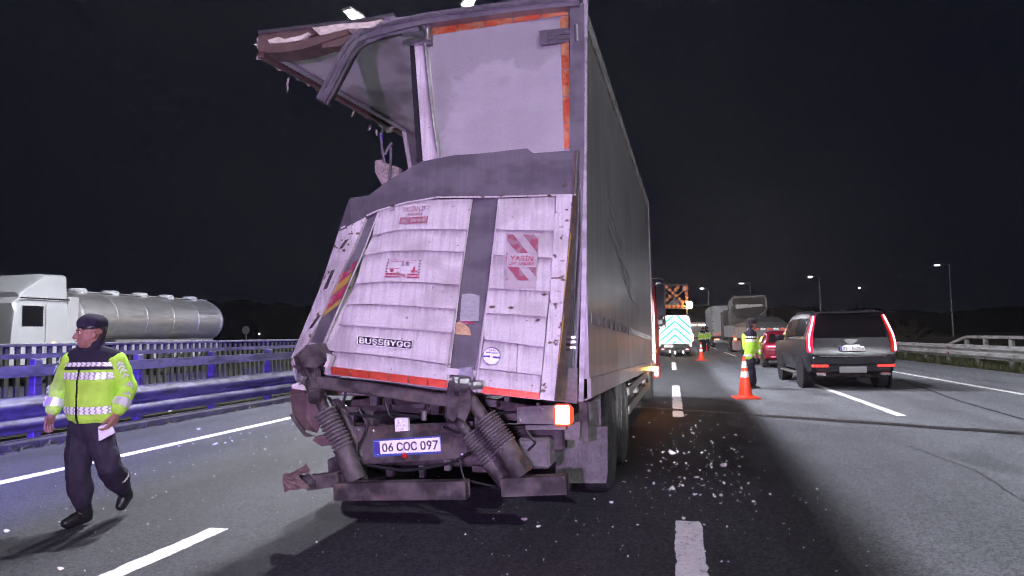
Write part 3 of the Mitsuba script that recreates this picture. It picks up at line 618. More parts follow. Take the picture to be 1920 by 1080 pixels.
for k in range(16):
    y0, z0 = 1.3 + 2.1 * rng.random(), 2.95 - 0.55 * rng.random(); z0 -= 0.20 * (y0 - 1.3); l = rng.uniform(.6, 1.9); s = -0.20 + rng.normal(0, .02)
    sc_.append(grid_slab([[W(XR + .0045, y0, z0 + .004), W(XR + .0045, y0 + l, z0 + s * l + .002)], [W(XR + .0045, y0, z0 - .003), W(XR + .0045, y0 + l, z0 + s * l - .002)]], -TXV * .003))
obj('scratches', cat(sc_), 'galvanised', rwall, label='cluster of pale slanting scratches', kind='stuff')
# roof
roofp = [(-1.53, -.02), (XR, -.02), (XR, LEN), (XL, LEN), (XL - .02, 3.2), (-1.40, 1.5)]
roof = obj('roof', poly_slab([W(x, y, 4.055 + .008 * y) for x, y in roofp], ZZ * .042), 'galvanised', tr, label='torn roof whose left edge juts out')
obj('ceiling', poly_slab([W(x, y, 3.965 + .008 * y) for x, y in ((-1.40, .05), (XR - .06, .05), (XR - .06, LEN - .05), (XL + .05, LEN - .05), (XL + .10, 3.0), (-1.29, 1.5))], ZZ * .02), 'ceiling_skin', roof)
# torn left edge: rails, wood and foam core
def redge(y, x0=0.0): return np.interp(y, [-.02, 1.5, 3.2, 9.2], [-1.52, -1.39, -1.265, -1.25]) + x0
ys = np.linspace(0, 7.5, 26)
obj('edge_rail', sweep([W(redge(y, .02), y, 3.955 + .008 * y + .006 * math.sin(3 * y)) for y in ys], [(-.035, -.03), (.03, -.035), (.04, .03), (-.03, .035)]), 'brown_wood', roof)
obj('edge_rail', sweep([W(redge(y, .12), y, 3.945 + .008 * y) for y in np.linspace(0.1, 7.5, 20)], [(-.03, -.012), (.03, -.012), (.03, .012), (-.03, .012)]), 'galvanised', roof)
fm = []
for k in range(90):
    y = rng.uniform(0, 3.4) ** 1.0; c = W(redge(y, rng.normal(-.01, .03)), y, 4.02 + .008 * y + rng.normal(0, .03)); pts = c + rng.normal(0, 1, (9, 3)) * np.array([.035, .07, .028]) * rng.uniform(.5, 1.2); fm.append(hullm(pts))
obj('torn_foam', cat(fm), 'torn_foam', roof, kind='stuff')
hang = []
for px, py, l, w in ((540, 150, .10, .014), (507, 115, .05, .02), (664, 208, .06, .016), (693, 236, .05, .02), (706, 246, .05, .014)):
    c = P(px, py, (0.4 if px < 600 else 1.6)); r = np.random.default_rng(px); k = 5; zs_ = np.linspace(.02, -l, k); xs_ = np.cumsum(r.normal(0, .008, k))
    hang.append(grid_slab([[c + TXV * (xs_[i] - w * r.uniform(.4, 1)) + ZZ * zs_[i] + TYV * r.normal(0, .006), c + TXV * (xs_[i] + w * r.uniform(.2, 1) * (1 - i / k)) + ZZ * zs_[i]] for i in range(k)], TYV * .004))
obj('hanging_shreds', cat(hang), 'torn_foam', roof, kind='stuff')
# rear edge of the torn roof: layered splintered boards and foam seen end on
def pbar(pix, yl, w, h, mt, par, nm, **k):
    pts = [P(a, b, yl) for a, b in pix]; obj(nm, sweep(pts, [(-w, -h), (w, -h), (w, h), (-w, h)], up=ZZ), mt, par, **k)
obj('splintered_board', poly_slab([P(*q, -.03) for q in ((484, 66), (500, 60), (560, 54), (592, 51), (600, 62), (575, 70), (556, 82), (520, 92), (498, 98), (484, 96))], TYV * .25), 'brown_wood', roof)
obj('splintered_board', poly_slab([P(*q, -.06) for q in ((496, 84), (540, 80), (572, 74), (612, 62), (650, 52), (652, 64), (610, 78), (568, 92), (528, 98), (497, 99))], TYV * .2), 'brown_wood', roof)
obj('splintered_board', poly_slab([P(*q, -.045) for q in ((605, 72), (640, 60), (660, 66), (640, 86), (604, 90))], TYV * .10), 'brown_wood', roof)
obj('torn_panel', poly_slab([P(*q, -.07) for q in ((585, 52), (640, 44), (690, 41), (716, 36), (700, 52), (650, 54), (600, 66))], TYV * .12), 'torn_foam', roof)
obj('torn_panel', poly_slab([P(*q, -.065) for q in ((502, 75), (522, 69), (534, 73), (566, 66), (578, 60), (580, 64), (566, 74), (540, 79), (505, 81))], TYV * .03), 'torn_foam', roof)
obj('roof_lip', sweep([P(a, b, -.04) for a, b in ((486, 62), (560, 53), (640, 44), (700, 36), (740, 28))], [(-.02, -.012), (.02, -.012), (.02, .012), (-.02, .012)]), 'worn_chrome', roof)
# the rear header, torn loose at the left and bent down
hp = [(1088, 4), (980, 15), (880, 28), (800, 39), (752, 50), (715, 60), (688, 68), (668, 80), (655, 98), (640, 128), (622, 162), (606, 192)]
hy = [-.02] * 7 + [-.05, -.09, -.12, -.14, -.15]
hdr = obj('rear_header', sweep([P(a, b, y) for (a, b), y in zip(hp, hy)], [(-.046, -.05), (.046, -.05), (.046, .05), (-.046, .05)], up=-TYV), 'grey_band', tr, label='rear header beam torn loose and bent down')
obj('header_lip', sweep([P(a, b, y - .062) for (a, b), y in zip([(1088, -4), (980, 8), (880, 21), (800, 31), (752, 41), (714, 49), (684, 60), (660, 80), (641, 108), (612, 165)], [-.02] * 7 + [-.05, -.09, -.13])], [(-.008, -.012), (.008, -.012), (.008, .012), (-.008, .012)], up=-TYV), 'worn_chrome', hdr)
obj('header_crease', sweep([P(a, b, y - .055) for (a, b), y in zip([(690, 80), (672, 92), (660, 108), (644, 138), (628, 170), (613, 196)], [-.04, -.06, -.09, -.12, -.14, -.15])], [(-.01, -.008), (.01, -.008), (.01, .008), (-.01, .008)], up=-TYV), 'dark_steel', hdr)
obj('header_flange', poly_slab([P(*q, -.05) for q in ((672, 70), (725, 48), (782, 42), (786, 58), (725, 66), (690, 82))], TYV * .02), 'grey_band', hdr)
# walls behind: front wall, left wall remains, floor
obj('front_wall', tbox(XL, XR - .05, LEN - .06, LEN - .002, zb(LEN), 4.0), 'ceiling_skin', tr)
lw = [(2.45, 3.96), (LEN - .07, 4.0), (LEN - .07, zb(LEN)), (3.9, zb(4)), (3.55, 1.7), (3.1, 2.3), (2.95, 2.9), (2.72, 3.3), (2.62, 3.6)]
obj('left_wall', poly_slab([W(XL, y, z) for y, z in lw], TXV * .05), 'ceiling_skin', tr, label='torn remains of the left side wall')
obj('floor', grid_slab([[W(XL, y, zb(y) + .12) for y in (.1, LEN)], [W(XR - .06, y, zb(y) + .12) for y in (.1, LEN)]], -ZZ * .1), 'brown_wood', tr)
# --- rear frame, right door
obj('rear_post', sweep([P(1083, 12, .0), P(1084, 150, .0), P(1083, 285, .0), P(1076, 560, .02), P(1066, 748, .04)], [(-.055, -.04), (.055, -.04), (.055, .04), (-.055, .04)], up=-TYV), 'grey_band', tr)
obj('corner_edge', sweep([P(1098, -8, -.01), P(1096, 290, -.01), P(1096, 500, 0.0), P(1090, 752, .02)], [(-.018, -.02), (.018, -.02), (.018, .02), (-.018, .02)], up=-TYV), 'galvanised', tr)
door = obj('rear_door', pslab([(803, 62), (1066, 16), (1072, 290), (1060, 740), (640, 740), (760, 470), (812, 420), (790, 84), (802, 82)], .03, .05), 'door_skin', tr, label='stained rear door above the tail lift')
obj('edge_strip', pslab([(777, 86), (801, 84), (824, 300), (822, 420), (797, 420), (793, 305)], .0, .06), 'dirty_white', door)
obj('edge_seal', pslab([(768, 86), (776, 86), (791, 302), (796, 420), (784, 420), (781, 300)], .02, .07), 'black_plastic', door)
def strip_tape(nm, pix, n, yl, par, mt='retro_orange', t=.004):
    """Reflective tape cut into pieces along its length; pix are four corners, the first edge runs along the tape."""
    pp = np.array([[a, b, 0] for a, b in pix], float); us = np.linspace(0, 1, n + 1); fy = yl if callable(yl) else (lambda a, b: yl)
    for i in range(n):
        g = .004; uu = np.array([us[i] + g, us[i + 1] - g])
        rows = [bilerp(pp, uu, np.full(2, v))[:, :2] for v in (0, 1)]
        obj(nm, grid_slab([[P(x, y, fy(x, y) - t) for x, y in r] for r in rows], TYV * t), mt, par)
strip_tape('reflective_tape', [(805, 52), (1064, 11), (1066, 27), (806, 66)], 5, .026, door)
strip_tape('reflective_tape', [(1066, 28), (1071, 280), (1058, 280), (1050, 32)], 5, .025, door)
# lock rod, latch, hinge
rod = obj('lock_rod', tube([P(793, 30, -.03), P(797, 90, -.035), P(806, 180, -.035), P(814, 240, -.035), P(823, 300, -.035)], .013, 10), 'worn_chrome', door, smooth=40)
obj('keeper', cat(*[sweep([P(756, y, -.03), P(800, y - 5, -.04)], [(-.016, -.02), (.016, -.02), (.016, .02), (-.016, .02)], up=-TYV) for y in (68, 82)]), 'worn_chrome', door)
obj('keeper_plate', pslab([(790, 40), (806, 38), (808, 82), (793, 84)], -.03, .05), 'grey_band', door)
obj('rod_bracket', tube([P(800, 55, -.05), P(801, 76, -.05)], .028, 10), 'worn_chrome', door, smooth=40)
hg = obj('hinge', pslab([(1011, 58), (1014, 57), (1082, 50), (1083, 74), (1016, 84), (1011, 80)], -.01, .03), 'grey_band', door)
for dy in (0, 9): obj('hinge_bar', sweep([P(1028, 66 + dy, -.02), P(1060, 61 + dy, -.03), P(1082, 58 + dy, -.03)], [(-.008, -.01), (.008, -.01), (.008, .01), (-.008, .01)], up=-TYV), 'worn_chrome', hg)
obj('hinge_pin', tube([P(1081, 46, -.04), P(1082, 78, -.04)], .017, 8), 'grey_band', hg, smooth=40)
obj('lock_rod', tube([P(1090, 285, -.02), P(1087, 450, -.03), P(1080, 560, -.03), P(1073, 690, -.02)], .012, 8), 'chrome', door, smooth=40)
obj('lock_rod', tube([P(1097, 300, -.0), P(1091, 480, -.01), P(1086, 580, -.01)], .008, 8), 'chrome', door, smooth=40)
for y in (632, 641, 651): obj('rod_clamp', sweep([P(1057, y, -.03), P(1080, y, -.03)], [(-.010, -.012), (.010, -.012), (.010, .012), (-.010, .012)], up=-TYV), 'worn_chrome', door)
# the hanging foam chunk and straps in the hole at the left
obj('foam_chunk', poly_slab([P(*q, 2.15) for q in ((703, 302), (713, 299), (722, 306), (748, 314), (749, 330), (735, 350), (716, 346), (703, 322))], TYV * .09), 'torn_foam', roof, label='broken block of pale insulation foam hanging in the gap')
for pts in (((722, 236), (714, 252), (716, 275), (721, 305)), ((733, 276), (733, 295), (729, 340)), ((722, 290), (728, 276), (735, 268))):
    obj('loose_strap', tube([P(*q, 2.1) for q in pts], [.016] * len(pts), 6), 'trailer_grey', roof)
obj('strap_end', poly_slab([P(*q, 2.09) for q in ((711, 251), (718, 251), (718, 263), (712, 263))], TYV * .02), 'ink_blue', roof)

# --- the tail lift platform
def PY(px, py): return -.36 + .23 * (750 - py) / 470 + .0022 * max(0, 662 - px)
def Q(px, py, d=0.0): return P(px, py, PY(px, py) + d)
lift = obj('tail_lift', poly_slab([Q(a, b, .035) for a, b in ((655, 373), (692, 367), (730, 340), (790, 306), (850, 293), (1000, 286), (1082, 283), (1076, 366), (1058, 560), (1040, 750), (1011, 748), (838, 729), (612, 703), (546, 670), (600, 540))], TYV * .05), 'chipped_white', tr, label='bent dirty white tail lift platform folded upright')
band = [(655, 372), (692, 366), (730, 337), (790, 303), (850, 291), (900, 288), (988, 278), (1000, 287), (1084, 281), (1079, 366), (937, 370), (884, 371), (820, 371), (760, 381), (708, 396), (660, 425), (634, 433)]
tb = obj('top_band', poly_slab([Q(a, b, -.012) for a, b in band], TYV * .04), 'grey_band', lift)
obj('band_lip', sweep([Q(a, b, -.016) for a, b in ((640, 428), (708, 395), (760, 380), (820, 370), (937, 369), (1079, 365))], [(-.005, -.006), (.005, -.006), (.005, .006), (-.005, .006)], up=-TYV), 'dirty_white', lift)
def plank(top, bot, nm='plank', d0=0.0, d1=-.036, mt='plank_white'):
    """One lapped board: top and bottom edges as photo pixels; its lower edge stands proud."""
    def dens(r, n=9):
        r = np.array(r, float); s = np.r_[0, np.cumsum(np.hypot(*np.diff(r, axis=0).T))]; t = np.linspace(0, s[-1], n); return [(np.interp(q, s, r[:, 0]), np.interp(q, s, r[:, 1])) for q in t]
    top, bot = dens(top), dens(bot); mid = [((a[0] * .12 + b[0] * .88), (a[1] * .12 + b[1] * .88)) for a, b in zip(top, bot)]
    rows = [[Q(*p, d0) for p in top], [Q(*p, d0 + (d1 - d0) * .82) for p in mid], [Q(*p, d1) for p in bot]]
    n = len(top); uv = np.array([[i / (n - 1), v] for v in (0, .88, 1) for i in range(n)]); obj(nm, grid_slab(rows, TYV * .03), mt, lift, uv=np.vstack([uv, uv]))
Ls = [[(709, 395), (742, 385), (800, 374), (884, 372)], [(698, 443), (745, 431), (800, 430), (875, 431)], [(682, 479), (730, 471), (790, 470), (868, 473)], [(667, 532), (722, 528), (790, 530), (861, 535)], [(650, 571), (706, 571), (780, 575), (853, 580)], [(640, 610), (696, 613), (775, 618), (846, 624)], [(606, 657), (690, 664), (770, 673), (838, 683)]]
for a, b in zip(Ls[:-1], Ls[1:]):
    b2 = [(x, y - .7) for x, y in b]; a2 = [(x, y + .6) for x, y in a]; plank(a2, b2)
sk = [(608, 659), (690, 666), (770, 675), (838, 685)]; sb = [(613, 703), (690, 711), (770, 720), (838, 729)]
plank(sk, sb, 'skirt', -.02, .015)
Rs = [[(937, 372), (1041, 368)], [(931, 431), (1040, 433)], [(925, 478), (1036, 484)], [(918, 541), (1031, 547)], [(911, 587), (1025, 594)], [(908, 636), (1020, 651)]]
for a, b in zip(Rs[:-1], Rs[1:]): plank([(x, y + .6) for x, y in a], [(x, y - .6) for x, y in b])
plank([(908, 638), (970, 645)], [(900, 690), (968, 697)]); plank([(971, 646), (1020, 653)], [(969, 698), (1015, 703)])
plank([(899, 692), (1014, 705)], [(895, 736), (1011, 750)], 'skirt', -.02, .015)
obj('side_flange', grid_slab([[Q(1043, 367, -.03), Q(1074, 366, -.03)], [Q(1031, 560, -.03), Q(1058, 560, -.03)], [Q(1012, 749, -.03), Q(1040, 752, -.03)]], TYV * .05), 'chipped_white', lift)
obj('edge_plate', grid_slab([[Q(1080, 281, -.035), Q(1085, 281, .06)], [Q(1075, 366, -.035), Q(1082, 366, .06)], [Q(1059, 560, -.035), Q(1069, 560, .06)], [Q(1041, 753, -.035), Q(1052, 750, .06)]], -TXV * .008), 'brown_wood', lift)
yst = [(1069, 438), (1071, 438), (1058, 560), (1056, 560)]
obj('edge_marking', poly_slab([Q(*q, -.042) for q in yst], TYV * .006), 'ink_yellow', lift)
obj('edge_marking', poly_slab([Q(*q, -.042) for q in ((1056, 590), (1058, 590), (1048, 680), (1046, 680))], TYV * .006), 'ink_yellow', lift)
ch = obj('arm_channel', grid_slab([[Q(885, 373, .03), Q(936, 372, .03)], [Q(862, 535, .03), Q(918, 541, .03)], [Q(838, 690, .03), Q(892, 694, .03)]], TYV * .012), 'grey_band', lift)
obj('channel_wall', grid_slab([[Q(937, 372, -.01), Q(937, 372, .03)], [Q(918, 541, -.01), Q(919, 541, .03)], [Q(893, 736, -.01), Q(894, 694, .03)]], -TXV * .012), 'dirty_white', lift)
obj('channel_wall', grid_slab([[Q(885, 373, -.008), Q(885, 373, .03)], [Q(862, 535, -.008), Q(862, 535, .03)], [Q(838, 727, -.008), Q(838, 690, .03)]], TXV * .006), 'dirty_white', lift)
# left: recessed channel with faded warning stripes, outer flange
obj('arm_channel', grid_slab([[Q(687, 406, .028), Q(708, 398, .028)], [Q(663, 463, .028), Q(684, 462, .028)], [Q(622, 550, .028), Q(648, 545, .028)], [Q(577, 641, .028), Q(604, 645, .028)]], TYV * .012), 'grey_band', lift)
def chan(t0, t1, mt):
    l = lambda t: (687 + (577 - 687) * t, 406 + (641 - 406) * t); r = lambda t: (708 + (604 - 708) * t, 398 + (645 - 398) * t)
    s = .13
    obj('warning_stripe', poly_slab([Q(*l(t0 + s), .024), Q(*r(t0), .024), Q(*r(t1), .024), Q(*l(t1 + s), .024)], TYV * .003), mt, lift)
for t0, t1, mt in ((.36, .44, 'ink_red'), (.45, .53, 'ink_yellow'), (.54, .64, 'ink_red'), (.65, .70, 'ink_yellow')): chan(t0, t1, mt)
obj('channel_wall', grid_slab([[Q(708, 399, -.01), Q(708, 398, .03)], [Q(684, 462, -.01), Q(684, 462, .03)], [Q(648, 545, -.01), Q(648, 545, .03)], [Q(604, 652, -.01), Q(604, 645, .03)]], TXV * .010), 'dirty_white', lift)
fl = [[(636, 433), (686, 407)], [(618, 485), (662, 465)], [(598, 545), (640, 510)], [(572, 607), (605, 585)], [(546, 672), (576, 645)]]
obj('outer_flange', grid_slab([[Q(*a, .0), Q(a[0] * .5 + b[0] * .5, a[1] * .5 + b[1] * .5, -.02), Q(*b, -.014)] for a, b in fl], TYV * .04), 'chipped_white', lift)
for p0, p1 in (((646, 446), (635, 472)), ((620, 503), (606, 548)), ((594, 588), (578, 622))):
    obj('stake_pocket', poly_slab([Q(p0[0] - 4, p0[1], -.032), Q(p0[0] + 12, p0[1] - 4, -.032), Q(p1[0] + 12, p1[1] - 4, -.032), Q(p1[0] - 4, p1[1], -.032)], TYV * .015), 'chipped_white', lift)
    obj('pocket_slot', poly_slab([Q(p0[0] + 1, p0[1] + 4, -.036), Q(p0[0] + 8, p0[1] + 2, -.036), Q(p1[0] + 7, p1[1] - 7, -.036), Q(p1[0], p1[1] - 5, -.036)], TYV * .005), 'grimy_steel', lift)
m = []
for a, b in ((905, 368), (940, 366), (1030, 367), (735, 385), (1060, 345), (1020, 552), (1008, 600), (923, 575), (958, 577)):
    m.append(poly_slab([Q(a + 5 * math.cos(t) * rng.uniform(.5, 1.4), b + 2.2 * math.sin(t) * rng.uniform(.4, 1.5), -.034) for t in np.arange(0, 6.2, .7)], TYV * .003))
obj('rust_chips', cat(m), 'brown_wood', lift, kind='stuff')
strip_tape('reflective_tape', [(618, 687), (838, 713), (838, 728), (621, 702)], 6, lambda a, b: PY(a, b) - .022, lift, 'retro_red')
strip_tape('reflective_tape', [(904, 724), (1012, 737), (1011, 749), (903, 737)], 4, lambda a, b: PY(a, b) - .022, lift, 'retro_red')
BK = -TYV
def sticker(nm, label, pix, base, d=-.028):
    c = np.array([Q(*q, d) for q in pix]); k = obj(nm, poly_slab(c, TYV * .003), base, tr, label=label); return k, c
# the lift maker's nameplate
k, c = sticker('nameplate', 'black nameplate with white lettering', [(670, 629), (775, 639), (773, 655), (670, 646)], 'black_plastic', -.040)
obj('border', cat(quad_on(c, .0, .0, 1, .06, BK), quad_on(c, .0, .94, 1, 1, BK), quad_on(c, 0, .06, .015, .94, BK), quad_on(c, .985, .06, 1, .94, BK)), 'plate_white', k)
obj('lettering', text_on('BUSSBYGG', bilerp(c, [.04, .96, .96, .04], [.17, .17, .84, .84]), BK, True), 'plate_white', k)
# faded workshop sticker, upper middle
k, c = sticker('workshop_sticker', 'faded workshop sticker with a red telephone bar', [(757, 385), (807, 382), (801, 419), (748, 421)], 'dirty_white', -.040)
obj('lettering', text_on('YASİN LIFT', bilerp(c, [.0, 1, 1, .0], [.02, .02, .36, .36]), BK, True), 'ink_faded', k)
obj('lettering', text_on('ANKARA', bilerp(c, [.22, .78, .78, .22], [.42, .42, .58, .58]), BK, True), 'ink_faded', k)
obj('red_bar', quad_on(c, 0, .64, 1, .98, BK), 'ink_red_worn', k)
obj('lettering', text_on('0507 358 44 87', bilerp(c, [.06, .95, .95, .06], [.70, .70, .92, .92]), BK, True, lift=.004), 'sticker_worn', k)
# loading diagram
k, c = sticker('loading_diagram', 'red and white loading diagram sticker', [(728, 485), (789, 487), (786, 522), (721, 520)], 'dirty_white', -.040)
obj('dashes', cat(*[quad_on(c, x, y, x + .045, y + .075, BK) for x in (0.0, .955) for y in np.arange(.02, .72, .155)]), 'ink_dark', k)
obj('diagram', cat(quad_on(c, .10, .13, .42, .16, BK), quad_on(c, .60, .13, .80, .16, BK), quad_on(c, .08, .50, .40, .54, BK), quad_on(c, .74, .58, .94, .70, BK), quad_on(c, .80, .40, .86, .58, BK), poly_on(c, [(.18 + .05 * math.cos(t), .62 + .09 * math.sin(t)) for t in np.arange(0, 6.2, .6)], BK), quad_on(c, .10, .05, .90, .065, BK)), 'ink_red', k)
obj('lettering', text_on('5 m', bilerp(c, [.45, .66, .66, .45], [.10, .10, .36, .36]), BK, True), 'ink_dark', k)
obj('red_bar', cat(quad_on(c, 0, .76, .36, .86, BK), quad_on(c, 0, .91, .36, .99, BK), quad_on(c, .64, .76, 1, .86, BK), quad_on(c, .64, .91, 1, .99, BK)), 'ink_red', k)
obj('lettering', text_on('ZEPRO', bilerp(c, [.39, .61, .61, .39], [.77, .77, .97, .97]), BK, True), 'ink_red', k)
# diagonal striped warning sticker
k, c = sticker('warning_sticker', 'worn red and white diagonal striped warning sticker', [(950, 436), (1012, 437), (1005, 541), (945, 540)], 'sticker_worn', -.042)
for o in (-.62, -.18, .26, .70):
    pg = Polygon([(-1, o - .62), (2, o + 1.45), (2, o + 1.68), (-1, o - .38)]).intersection(shapely.box(.03, .03, .97, .86))
    if not pg.is_empty and pg.geom_type == 'Polygon': obj('red_stripe', poly_on(c, list(pg.exterior.coords)[:-1], BK), 'ink_red_worn', k)
obj('name_panel', poly_on(c, [(.06, .39), (.10, .37), (.95, .37), (.98, .40), (.98, .60), (.94, .62), (.08, .62), (.05, .60)], BK, lift=.004), 'sticker_worn', k)
obj('lettering', text_on('YASİN', bilerp(c, [.16, .86, .86, .16], [.40, .40, .51, .51]), BK, True, lift=.006), 'ink_red', k)
obj('lettering', text_on('LIFT ANKARA', bilerp(c, [.12, .90, .90, .12], [.53, .53, .59, .59]), BK, True, lift=.006), 'ink_red', k)
# round workshop sticker
cc = np.array([Q(*q, -.040) for q in ((906, 650), (940, 652), (938, 686), (904, 683))])
ang = np.arange(32) * 2 * math.pi / 32
k = obj('round_sticker', poly_on(cc, [(.5 + .5 * math.cos(t), .5 + .5 * math.sin(t)) for t in ang], BK), 'plate_white', tr, label='round white sticker with a blue ring')
ringv = [(.5 + r * math.cos(t), .5 + r * math.sin(t)) for r in (.5, .46) for t in ang]
rv = bilerp(cc, np.array([a for a, _ in ringv]), np.array([b for _, b in ringv])) + BK * .006
obj('ring', TM(np.vstack([rv]), [t for i in range(32) for t in ([i, (i + 1) % 32, 32 + (i + 1) % 32], [i, 32 + (i + 1) % 32, 32 + i])]), 'ink_blue', k)
obj('lettering', text_on('BIRLIK', bilerp(cc, [.34, .70, .70, .34], [.12, .14, .22, .20]), BK, True, lift=.005), 'ink_blue', k)
obj('lettering', text_on('MERCEDES', bilerp(cc, [.2, .84, .84, .2], [.25, .28, .37, .33]), BK, True, lift=.005), 'ink_blue', k)
obj('blue_bar', cat(quad_on(cc, .03, .48, .42, .57, BK, .005), quad_on(cc, .58, .50, .97, .60, BK, .005)), 'ink_blue', k)
# tape and torn scrap on the channel
obj('tape_patch', poly_slab([Q(*q, .012) for q in ((866, 552), (882, 550), (899, 554), (897, 602), (862, 602))], TYV * .012), 'tape_grey', tr, label='square of grey tape stuck over the channel')
obj('torn_scrap', poly_slab([Q(*q, .014) for q in ((856, 604), (862, 603), (872, 608), (880, 616), (883, 629), (870, 628), (853, 626))], TYV * .010), 'scrap_beige', tr, label='torn beige sticker scrap below the tape')
obj('red_scrap', poly_slab([Q(*q, .018) for q in ((858, 600), (884, 602), (888, 608), (872, 607))], TYV * .006), 'ink_red', tr)

# --- below: frame, arms, cylinders, bars
def pb(pts, yl, w, h, up=None): return sweep([P(a, b, yl if not hasattr(yl, '__len__') else yl[i]) for i, (a, b) in enumerate(pts)], [(-w, -h), (-w * .8, -h * 1.12), (w * .8, -h * 1.12), (w, -h), (w, h), (w * .8, h * 1.12), (-w * .8, h * 1.12), (-w, h)], up=-TYV if up is None else up)
obj('torsion_beam', pb([(590, 716), (650, 722), (720, 731), (800, 744), (868, 752)], -.22, .048, .05), 'grimy_steel', tr, label='long dented tube beam under the platform')
obj('cross_beam', pslab([(640, 752), (800, 738), (870, 740), (1060, 772), (1050, 795), (655, 765)], .05, .06), 'grimy_steel', tr)
obj('cross_channel', pslab([(646, 764), (660, 762), (800, 757), (802, 764), (662, 773), (664, 800), (646, 800)], -.08, .03), 'grimy_steel', tr)
panel = obj('plate_panel', pslab([(664, 800), (888, 790), (872, 858), (664, 872)], -.12, .03), 'grimy_steel', tr)
c = np.array([P(*q, -.135) for q in ((702, 828), (824, 820), (826, 846), (703, 852))])
plate_text(tr, c, '06 COC 097', BK)
obj('plate_holder', poly_slab([P(*q, -.128) for q in ((699, 825), (826, 817), (828, 850), (700, 857))], TYV * .01), 'police_blue', panel)
wl = obj('work_lamp', poly_slab([P(*q, -.16) for q in ((740, 784), (764, 783), (765, 808), (741, 809))], TYV * .04), 'lamp_clear', tr, label='small square lamp with a ring of seven diodes')
cc = np.array([P(*q, -.162) for q in ((740, 784), (764, 783), (765, 808), (741, 809))])
for i in range(7):
    t = i * 2 * math.pi / 6; r = 0 if i == 6 else .27
    obj('diode', lathe([(0, 0), (.010, 0), (.007, .008), (0, .011)], bilerp(cc, np.array(.5 + r * math.cos(t)), np.array(.5 + r * math.sin(t))), BK, 8), 'plate_white', wl)
obj('red_reflector', lathe([(0, 0), (.022, 0), (.018, .012), (0, .014)], P(759, 854, -.14), BK, 10), 'lamp_red_glass', tr)
def bellows(p0, p1, r, n, nm='bellows'):
    p0, p1 = np.asarray(p0), np.asarray(p1); L_ = np.linalg.norm(p1 - p0); pr = [(0, 0)]
    for i in range(n): h = L_ * i / n; pr += [(r * .76, h), (r * 1.06, h + L_ / n * .35), (r * 1.06, h + L_ / n * .65)]
    return lathe(pr + [(r * .84, L_), (0, L_)], p0, p1 - p0, 20)
def ram(nm, rod_pts, bel, body, yl, r, label=None):
    k = obj(nm, tube([P(*body[0], yl), P(*body[1], yl)], r * .95, 16), 'grimy_steel', tr, smooth=40, label=label)
    obj('rod', tube([P(*q, yl) for q in rod_pts], r * .55, 12), 'grimy_steel', k, smooth=40)
    obj('bellows', bellows(P(*bel[0], yl), P(*bel[1], yl), r, 11), 'bellows', k)
    obj('eye', lathe([(0, -.05), (r * .8, -.05), (r * .8, .05), (0, .05)], P(*rod_pts[0], yl), TXV, 14), 'grimy_steel', k, smooth=30)
ram('lift_ram', [(868, 726), (912, 790)], [(908, 782), (948, 836)], [(946, 834), (980, 890)], -.30, .088)
ram('lift_ram', [(852, 780), (886, 822)], [(880, 812), (922, 868)], [(920, 866), (950, 905)], -.22, .070)
ram('lift_ram', [(596, 742), (620, 790)], [(608, 770), (645, 840)], [(643, 838), (668, 900)], -.26, .080)
obj('strut', tube([P(640, 760, -.1), P(680, 855, -.1)], .03, 8), 'grimy_steel', tr)
arm = obj('lift_arm', pslab([(846, 694), (872, 690), (884, 712), (872, 760), (850, 792), (838, 782), (838, 730)], -.32, .09), 'grimy_steel', tr)
obj('lift_arm', pslab([(862, 735), (882, 730), (884, 760), (872, 790), (858, 782)], -.36, .03), 'grimy_steel', tr)
br_ = obj('pivot_bracket', pslab([(862, 690), (884, 688), (888, 708), (882, 722), (860, 722)], -.37, .05), 'worn_chrome', tr)
for px, py, r in ((869, 718, .045), (894, 722, .032), (858, 712, .03)): obj('pivot_bolt', lathe([(0, -.04), (r, -.04), (r, .03), (r * .6, .04), (r * .6, .06), (0, .06)], P(px, py, -.42), BK * .4 - TXV * .9, 8), 'worn_chrome', br_)
obj('arm_end_cap', pslab([(838, 690), (892, 695), (890, 706), (838, 702)], -.34, .10), 'dirty_white', tr)
# crumpled left corner
obj('crumpled_bracket', poly_slab([P(*q, -.34) for q in ((574, 647), (594, 644), (612, 663), (613, 676), (592, 690), (570, 688), (560, 672))], TYV * .12), 'grimy_steel', tr)
obj('crumpled_bracket', poly_slab([P(*q, -.36) for q in ((612, 663), (622, 668), (614, 690), (606, 688), (613, 676))], TYV * .05), 'dirty_white', tr)
def crumple(corners, yl, seed, amp=.07, n=9, mt='grimy_steel', nm='crushed_corner', t=.006):
    """A thin torn sheet, sharply creased; corners tl, tr, br, bl in photo pixels."""
    r = np.random.default_rng(seed); u, v = np.meshgrid(np.linspace(0, 1, n), np.linspace(0, 1, n)); px = bilerp(np.array([[a, b, 0] for a, b in corners], float), u, v)
    cr = sum(abs(((u * math.cos(w) + v * math.sin(w)) * f + o) % 1 - .5) * s for w, f, o, s in zip(r.uniform(0, 3.1, 4), r.uniform(1.2, 3.2, 4), r.random(4), (1, .7, .5, .4)))
    jag = np.zeros((n, n)); jag[0], jag[-1] = r.normal(0, 2.5, n), r.normal(0, 3.0, n)
    g = np.array([[P(px[i, k, 0] + r.normal(0, .5), px[i, k, 1] + jag[i, k], yl + amp * (cr[i, k] - .6)) for k in range(n)] for i in range(n)])
    return obj(nm, grid_slab(g, TYV * t), mt, tr)
